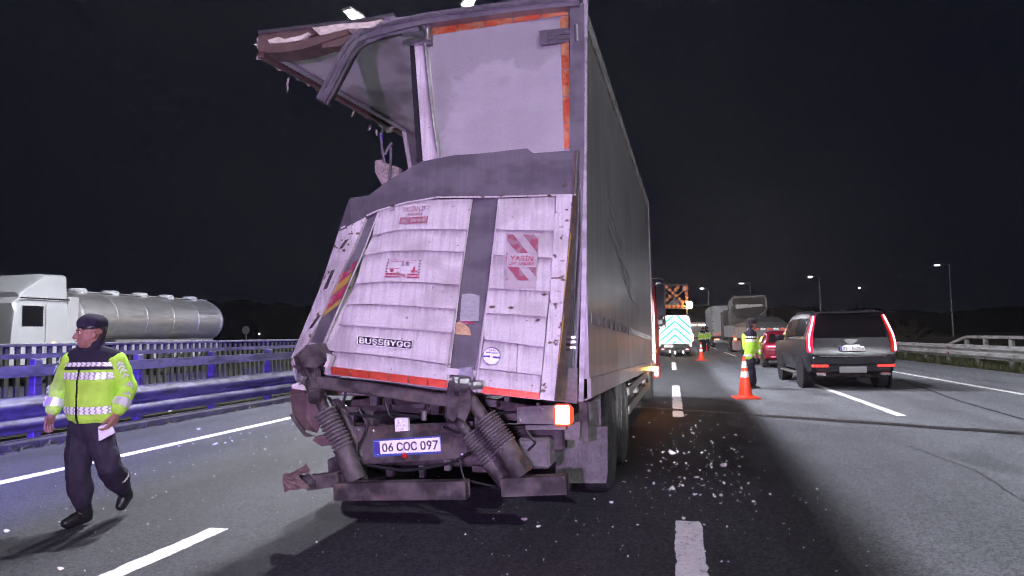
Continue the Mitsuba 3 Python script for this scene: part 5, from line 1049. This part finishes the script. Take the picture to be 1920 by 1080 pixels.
dim = (.036, .010, .004); mid = (.085, .024, .006)
for px, py in ((1239, 541), (1285, 540.5)): lampd(px, py, .20, dim)
for px, py in ((1250, 538), (1256, 544), (1261.5, 549.5), (1267.5, 554.5), (1273.5, 560.5), (1271, 538.5), (1266.5, 543.5), (1256, 556), (1250.5, 562), (1287, 550), (1287.5, 557)): lampd(px, py, .12, dim)
for px, py in ((1248.5, 574.5), (1255, 574.5), (1263, 574.5), (1271.5, 574.2), (1279.5, 574), (1279, 566), (1287, 565)): lampd(px, py, .125, mid)
m = lathe([(0, -.2), (.22, -.18), (.24, .0), (.18, .16), (0, .2)], M(1293, 572, AB - .1), (1, 0, 0), 16); m.fix_normals(); obj('beacon', m, 'lamp_amber_glass', mv, emit=(34, 17, 3.5), weight=1.0)

# ================================================================== lorries in the queue ahead
def lorry_box(key, label, x0, x1, y0, L_, z0, z1, wall, door, extra=None):
    t = thing(key, label, 'trailer'); xm = (x0 + x1) / 2
    obj('body', box((xm, y0 + L_ / 2, (z0 + z1) / 2), (x1 - x0, L_, z1 - z0), .03), wall, t)
    w = (x1 - x0) / 2 - .06
    for s in (-1, 1):
        d = obj('rear_door', box((xm + s * w / 2 * 1.01, y0 - .03, (z0 + z1) / 2), (w - .03, .05, z1 - z0 - .16), .01), door, t)
        obj('lock_rod', tube([(xm + s * .22, y0 - .07, z0 + .1), (xm + s * .22, y0 - .07, z1 - .1)], .022, 6), 'worn_chrome', d)
        for zz in (.2, .5, .8): obj('hinge', box((xm + s * w, y0 - .06, z0 + (z1 - z0) * zz), (.16, .03, .07)), 'dark_steel', d)
    for i in range(6): obj('red_tape', box((x0 + (x1 - x0) * (i + .5) / 6, y0 - .075, z0 + .22), ((x1 - x0) / 6 - .02, .006, .07)), 'retro_red', t)
    obj('bumper', box((xm, y0 - .02, z0 - .45), (x1 - x0 - .1, .12, .28), .02), 'trailer_grey', t); obj('underside', box((xm, y0 + L_ / 2, z0 - .2), (1.3, L_ - .3, .3)), 'dark_steel', t)
    for s in (-1, 1):
        for yy in (1.4, 2.7, 4.0): wheel(t, (xm + s * 1.08, y0 + yy, .48), (s, 0, 0), .48, .3)
        for i in range(3):
            m = box((xm + s * (w - .12 - .17 * i), y0 - .09, z0 - .28), (.12, .04, .1), .01); m.fix_normals(); obj('tail_light', m, 'lamp_red_glass', t, emit=((2.6, 1.6, .7) if i == 1 else (2.4, .5, .25)), weight=.08)
    return t
a = HY(1337, 640, 68); b = HY(1386, 640, 68); zT = HY(1345, 573, 68)[2]
lorry_box('box_trailer', 'pale box trailer with closed rear doors and lavender side, farthest lorry', a[0], b[0], 68, 12.5, 1.05, zT, 'trailer_grey', 'trailer_grey')
# tall tarped lorry
ty0 = 51.0; a, b = HY(1371, 600, ty0), HY(1436, 600, ty0); zt1 = HY(1400, 557, ty0)[2]; xm, w = (a[0] + b[0]) / 2, (b[0] - a[0]) / 2
tl_ = thing('tarped_truck', 'tall lorry with a sagging grey tarpaulin over its high body', 'truck')
def tarp_ring(y, zt_, sag, wv): return np.array([(xm + x * w * wv, y, z) for x, z in ((-1.0, 1.9), (-1.03, 2.6), (-1.0, zt_ - .25), (-.9, zt_ - .05), (-.5, zt_ - sag * .7), (0, zt_ - sag), (.5, zt_ - sag * .6), (.92, zt_ + .02), (1.02, zt_ - .2), (1.04, 2.6), (1.0, 1.9))])
obj('tarpaulin', loft([tarp_ring(ty0, zt1, .05, 1), tarp_ring(ty0 + .8, zt1 - .02, .14, 1.01), tarp_ring(ty0 + 2.2, zt1, .1, .98), tarp_ring(ty0 + 3.0, zt1 - .1, .05, .95)]), 'tarp', tl_, smooth=30)
Tq = lambda px, py, dy: HY(px, py, ty0 + dy)
obj('rear_opening', poly_slab([Tq(*q, -.02) for q in ((1374, 560), (1431, 557), (1434, 575), (1378, 580))], [0, .015, 0]), 'tarp_dark', tl_)
obj('pale_strip', poly_slab([Tq(*q, -.04) for q in ((1379, 571), (1428, 570), (1432, 574), (1380, 579))], [0, .015, 0]), 'car_white', tl_)
obj('hanging_flap', poly_slab([Tq(*q, -.06) for q in ((1374, 580), (1434, 576), (1440, 579), (1426, 591), (1404, 597), (1384, 597), (1375, 588))], [0, .04, 0]), 'tarp_dark', tl_)
obj('tarp_edge', cat(tube([Tq(*q, -.05) for q in ((1372, 574), (1372, 562), (1376, 557), (1400, 557), (1432, 554), (1436, 560), (1437, 576))], .045, 6), tube([Tq(*q, -.08) for q in ((1426, 591), (1438, 580))], .03, 6)), 'car_white', tl_)
obj('bed', box((xm, ty0 + 3.6, 1.5), (w * 2, 7.0, .9), .03), 'trailer_grey', tl_); obj('tailgate', box((xm, ty0 - .04, 1.45), (w * 2 - .1, .06, .8), .02), 'trailer_grey', tl_)
for i in range(4): obj('red_tape', box((xm - w + .3 + i * .62, ty0 - .08, 1.15), (.5, .006, .07)), 'retro_red', tl_)
obj('chassis', box((xm, ty0 + 4.5, .75), (1.0, 9, .3)), 'dark_steel', tl_); obj('mud_flap', box((xm - .75, ty0 + .5, .5), (.7, .03, .7)), 'car_white', tl_)
for s in (-1, 1):
    for yy in (1.2, 2.5): wheel(tl_, (xm + s * 1.0, ty0 + yy, .5), (s, 0, 0), .5, .5)
    m = box((xm + s * .95, ty0 - .1, .95), (.22, .05, .16), .02); m.fix_normals(); obj('tail_light', m, 'lamp_red_glass', tl_, emit=(5, .6, .3), weight=.08)
obj('cab', box((xm, ty0 + 9.0, 2.0), (2.4, 2.2, 2.5), .15), 'dark_steel', tl_); obj('wing_mirror', box(Tq(1363, 600, 9) , (.24, .12, .75), .05), 'black_plastic', tl_); obj('mirror_arm', tube([Tq(1366, 594, 9), (xm - 1.1, ty0 + 9, 2.6)], .025, 6), 'black_plastic', tl_)
# low tipper trailer with a covered load, right of it
ty1 = 42.0; a, b = HY(1398, 620, ty1), HY(1484, 620, ty1); xm, w = (a[0] + b[0]) / 2, (b[0] - a[0]) / 2 * .98
tp = thing('tipper_trailer', 'low tipper trailer with a grey sheeted load behind the standing person', 'trailer'); zt2 = HY(1440, 594, ty1)[2]; zs = HY(1440, 612, ty1)[2]
def load_ring(y, k): return np.array([(xm + x * w, y, z) for x, z in ((-1, zs - .1), (-.98, zs + .25 * k), (-.55, zs + (zt2 - zs) * k), (0, zs + (zt2 - zs) * 1.02 * k), (.5, zs + (zt2 - zs) * k), (.96, zs + .15 * k), (1, zs - .1))])
g = loft([load_ring(ty1 - .02, .45), load_ring(ty1 + .5, 1.0), load_ring(ty1 + 3, 1.05), load_ring(ty1 + 6.5, .9), load_ring(ty1 + 7, .4)])
obj('sheeted_load', g, 'tarp', tp, smooth=35)
obj('body', box((xm, ty1 + 3.5, (zs + .95) / 2 + .05), (2 * w, 7, zs - 1.0), .03), 'trailer_grey', tp)
for i in range(7): obj('stiffener', box((xm - w + .1 + i * (2 * w - .2) / 6, ty1 - .05, (zs + .95) / 2), (.10, .08, zs - 1.05), .01), 'galvanised', tp)
for i in range(8): obj('marking', box((xm - w + .2 + i * .36, ty1 - .10, zs - .15), (.30, .006, .10)), 'retro_red' if i % 2 else 'retro_white', tp)
obj('chassis', box((xm, ty1 + 3.5, .75), (1.2, 7, .3)), 'dark_steel', tp); obj('bumper', box((xm, ty1 - .05, .55), (2 * w - .3, .1, .18), .02), 'grimy_steel', tp)
for s in (-1, 1):
    for yy in (1.2, 2.5): wheel(tp, (xm + s * 1.05, ty1 + yy, .5), (s, 0, 0), .5, .4)
    m = box((xm + s * (w - .3), ty1 - .12, .85), (.3, .05, .14), .02); m.fix_normals(); obj('tail_light', m, 'lamp_red_glass', tp, emit=(4, .4, .25), weight=.08)
# a far lorry whose roof lamps show beside the chevron vehicle
fy = 118.0; ft = thing('far_truck', 'far lorry with a row of pale roof lights beyond the chevron vehicle', 'truck'); a, b = HY(1295, 609, fy), HY(1322, 609, fy)
obj('body', box(((a[0] + b[0]) / 2, fy + 3, 1.9), (b[0] - a[0], 6, 2.6), .05), 'trailer_grey', ft)
obj('chassis', box(((a[0] + b[0]) / 2, fy + 3, .55), (1.6, 6, .3), .03), 'dark_steel', ft)
for s_ in (-1, 1): wheel(ft, ((a[0] + b[0]) / 2 + s_ * .95, fy + 1.2, .48), (s_, 0, 0), .48, .3)
for px, e in ((1298, (1.2, 1.2, 1.2)), (1304, (.7, .6, .5)), (1311, (3.2, 2.4, 1.2)), (1317, (1.5, 1.2, 1.1)), (1321, (2, 1.2, 1.4))):
    q = HY(px, 609, fy - .1); m = box(q, (.34, .1, .26), .05); m.fix_normals(); obj('roof_lamp', m, 'lamp_clear', ft, emit=e, weight=.03)

# ================================================================== the tanker on the other carriageway
tk = thing('tanker_truck', 'white cab with polished steel tanker driving on the opposite carriageway', 'truck')
q0, q1, q2 = G(110, 541, 3.5), G(386, 566, 3.5), G(250, 554, 3.5); TXc = (q1[0] + q2[0]) / 2; yF, yR = HX(112, 541, TXc)[1], HX(388, 600, TXc)[1]
Rv, Rh, zc_ = 1.06, 1.22, 2.44
def ell(y, k, n=40): 
    a = np.arange(n) * 2 * math.pi / n; return np.stack([TXc + Rh * k * np.cos(a), np.full(n, y), zc_ + Rv * k * np.sin(a)], 1)
tank = obj('tank', loft([ell(y, k) for y, k in ((yF - .32, .05), (yF - .30, .35), (yF - .22, .7), (yF - .1, .92), (yF, 1.0), (yF + .02, 1.0), (yR - .5, 1.0), (yR - .48, 1.0), (yR - .25, .94), (yR - .08, .72), (yR, .36), (yR + .02, .05))]), 'tank_steel', tk, smooth=40)
n_r = 6
for i in range(n_r): 
    y = yF + (yR - .5 - yF) * i / (n_r - 1); obj('seam', loft([ell(y - .03, 1.0), ell(y - .03, 1.012), ell(y + .03, 1.012), ell(y + .03, 1.0)], False), 'tank_steel', tk, smooth=30)
    if i < n_r - 1:
        yy = y + (yR - .5 - yF) / (n_r - 1) / 2; obj('manhole', lathe([(0, -.1), (.34, -.1), (.34, .10), (.30, .16), (0, .18)], (TXc, yy, zc_ + Rv), ZZ, 18), 'car_white', tk, smooth=30)
obj('walkway', box((TXc, (yF + yR) / 2, zc_ + Rv + .02), (.6, yR - yF - .8, .04)), 'galvanised', tk)
obj('side_skirt', box((TXc + 1.15, (yF + yR) / 2 + .6, 1.22), (.05, yR - yF - 2.0, .30), .01), 'trailer_grey', tk)
obj('hose_tray', tube([(TXc + 1.2, yF + 1.5, 1.5), (TXc + 1.2, yR - 1.2, 1.5)], .09, 10), 'tank_steel', tk, smooth=40)
obj('chassis', box((TXc, (yF + yR) / 2 - 1, .95), (1.0, yR - yF, .3)), 'dark_steel', tk)
for yy in (yR - 1.6, yR - 2.95, yR - 4.3, yF + .6): 
    for s in (-1, 1): wheel(tk, (TXc + s * 1.08, yy, .5), (s, 0, 0), .5, .32)
obj('fender', cat(*[sweep([(TXc + 1.1, yy + .6 * math.cos(t), .55 + .58 * math.sin(t)) for t in np.linspace(.3, 2.8, 8)], [(-.18, -.015), (.18, -.015), (.18, .015), (-.18, .015)], up=np.array([1.0, 0, 0])) for yy in (yR - 1.6, yR - 2.95, yR - 4.3)]), 'car_white', tk)
for yy in np.arange(yF + 1.5, yR - 1, 1.8):
    m = box((TXc + 1.19, yy, 1.42), (.03, .10, .06), .01); m.fix_normals(); obj('side_marker', m, 'lamp_amber_glass', tk, emit=(5, 2.6, .5), weight=.1)
cy1 = yF - .75; cy0 = cy1 - 2.25; ztop = HX(60, 516, TXc)[2]
cabr = lambda y, zt_, ww: np.array([(TXc + x * ww, y, z) for x, z in ((-1.0, .75), (-1.02, 1.8), (-.98, zt_ - .3), (-.86, zt_), (.86, zt_), (.98, zt_ - .3), (1.02, 1.8), (1.0, .75))])
cb = obj('cab', loft([cabr(cy1, 3.15, 1.22), cabr(cy1 - .1, 3.2, 1.25), cabr(cy0 + .5, 3.2, 1.25), cabr(cy0 + .1, 2.9, 1.22), cabr(cy0, 2.2, 1.18)]), 'car_white', tk, smooth=25)
obj('roof_fairing', loft([np.array([(TXc + x * w_, y, z) for x, z in ((-1, 3.12), (-.95, zz - .08), (-.8, zz), (.8, zz), (.95, zz - .08), (1, 3.12))]) for y, zz, w_ in ((cy1 - .02, ztop, 1.15), (cy1 - .9, ztop - .02, 1.15), (cy0 + .4, 3.3, 1.05))]), 'car_white', cb, smooth=25)
obj('side_window', box((TXc + 1.27, cy0 + .75, 2.45), (.02, .80, .72), .0), 'dark_glass', cb); obj('door_line', box((TXc + 1.283, cy0 + 1.25, 1.95), (.01, .03, 2.0)), 'trailer_grey', cb)
obj('visor_band', box((TXc + 1.27, cy1 - 1.0, 3.08), (.02, 2.0, .05)), 'black_plastic', cb)
obj('side_fairing', box((TXc + 1.2, cy1 - .02 + .24, 2.1), (.06, .46, 2.2), .02), 'car_white', cb)
obj('side_tank', box((TXc + 1.1, cy1 + .9, .85), (.3, 1.5, .55), .05), 'car_white', tk)
for s in (-1, 1): wheel(tk, (TXc + s * 1.08, cy0 + .95, .5), (s, 0, 0), .5, .32)
for dz, yy in ((1.5, cy0 + 1.6), (1.15, cy0 + 1.0)):
    m = box((TXc + 1.29, yy, dz), (.03, .10, .05), .01); m.fix_normals(); obj('side_marker', m, 'lamp_amber_glass', tk, emit=(5, 2.6, .5), weight=.1)

# ================================================================== debris on the asphalt
def chunk(c, s, seed, flat=.45):
    r = np.random.default_rng(seed); pts = r.normal(0, 1, (11, 3)); pts /= np.linalg.norm(pts, axis=1, keepdims=True); pts = pts * r.uniform(.6, 1.1, (11, 1)) * np.array([1, .75, flat]) * s / 2
    pts = pts @ rotz(r.uniform(0, 6)).T; m = hullm(pts); m.vertices = np.array(m.vertices) + np.asarray(c) - ZZ * (pts[:, 2].min()) + ZZ * .001; return m
big = [((982, 976), .075, 'white chunk lying below the under-run bars left of its neighbour'), ((1011, 988), .055, 'smaller white chunk just right of the larger one below the bars'), ((1146, 944), .075, 'white flake in front of the right rear tyres'), ((1258, 852), .14, 'long white shard in the dark stain beside the truck'), ((1359, 875), .13, 'white shard near the right end of the dark stain'), ((1226, 909), .075, 'rounded white lump beside the rear tyre'),
       ((1260, 919), .10, 'ragged white strip right of the rounded lump'), ((1353, 931), .075, 'round white lump farthest right in the shadow'), ((1306, 897), .07, 'white crumb cluster above the ragged strip'), ((1281, 974), .055, 'white crumb at the top of the near lane dash'), ((1243, 850), .06, 'white flake touching the long shard'), ((1196, 985), .03, 'small crumb before the near lane dash'), ((1392, 858), .05, 'small white flake beyond the dark stain'),
       ((404, 835), .12, 'pale scrap on the left lane near the edge line'), ((318, 772), .16, 'pale stone at the foot of the left guardrail'), ((372, 806), .10, 'pale scrap beside the left edge line'), ((114, 1069), .06, 'pale scrap near the bottom left corner'), ((12, 999), .06, 'pale scrap at the left picture edge'), ((352, 1022), .05, 'pale scrap left of the near white dash')]
for i, ((px, py), s, nm) in enumerate(big): obj('debris_chunk', chunk(G(px, py), s, 100 + i), 'debris_white', label=nm, cat='debris', group='white fragments scattered on the road')
crumbs = []
def scatter(n, fx, fy, smin, smax, seed):
    r = np.random.default_rng(seed)
    for i in range(n):
        crumbs.append(chunk((fx(r), fy(r), 0), smin + (smax - smin) * r.random() ** 3, seed * 10000 + i, .6))
scatter(260, lambda r: -.45 + r.normal(0, .5) * .9 + .7, lambda r: 6.2 + abs(r.normal(0, 3.0)), .010, .05, 1)
scatter(130, lambda r: r.uniform(-1.6, 1.3), lambda r: r.uniform(4.0, 7.0), .008, .03, 2)
scatter(150, lambda r: r.uniform(-6.8, -1.8), lambda r: r.uniform(3.6, 9.5), .008, .03, 3)
scatter(90, lambda r: r.uniform(-6.9, -3.2), lambda r: r.uniform(7.5, 13), .015, .05, 4)
obj('crumbs', cat(crumbs), 'debris_white', label='scatter of tiny white foam and glass crumbs on the asphalt', cat='debris', kind='stuff')

# ================================================================== night air
scene['night_air'] = {'type': 'homogeneous', 'albedo': rgb((.95, .95, .95)), 'sigma_t': 0.0007, 'phase': {'type': 'hg', 'g': 0.88}}
scene['haze'] = {'type': 'cube', 'to_world': mi.ScalarTransform4f().translate([0, 260, 20.3]).scale([450, 370, 21.6]), 'bsdf': {'type': 'null'}, 'interior': {'type': 'ref', 'id': 'night_air'}}
scene['camera']['medium'] = {'type': 'ref', 'id': 'night_air'}
labels['haze'] = {'label': 'thin damp night air glowing round the street lamps', 'category': 'haze', 'kind': 'stuff'}
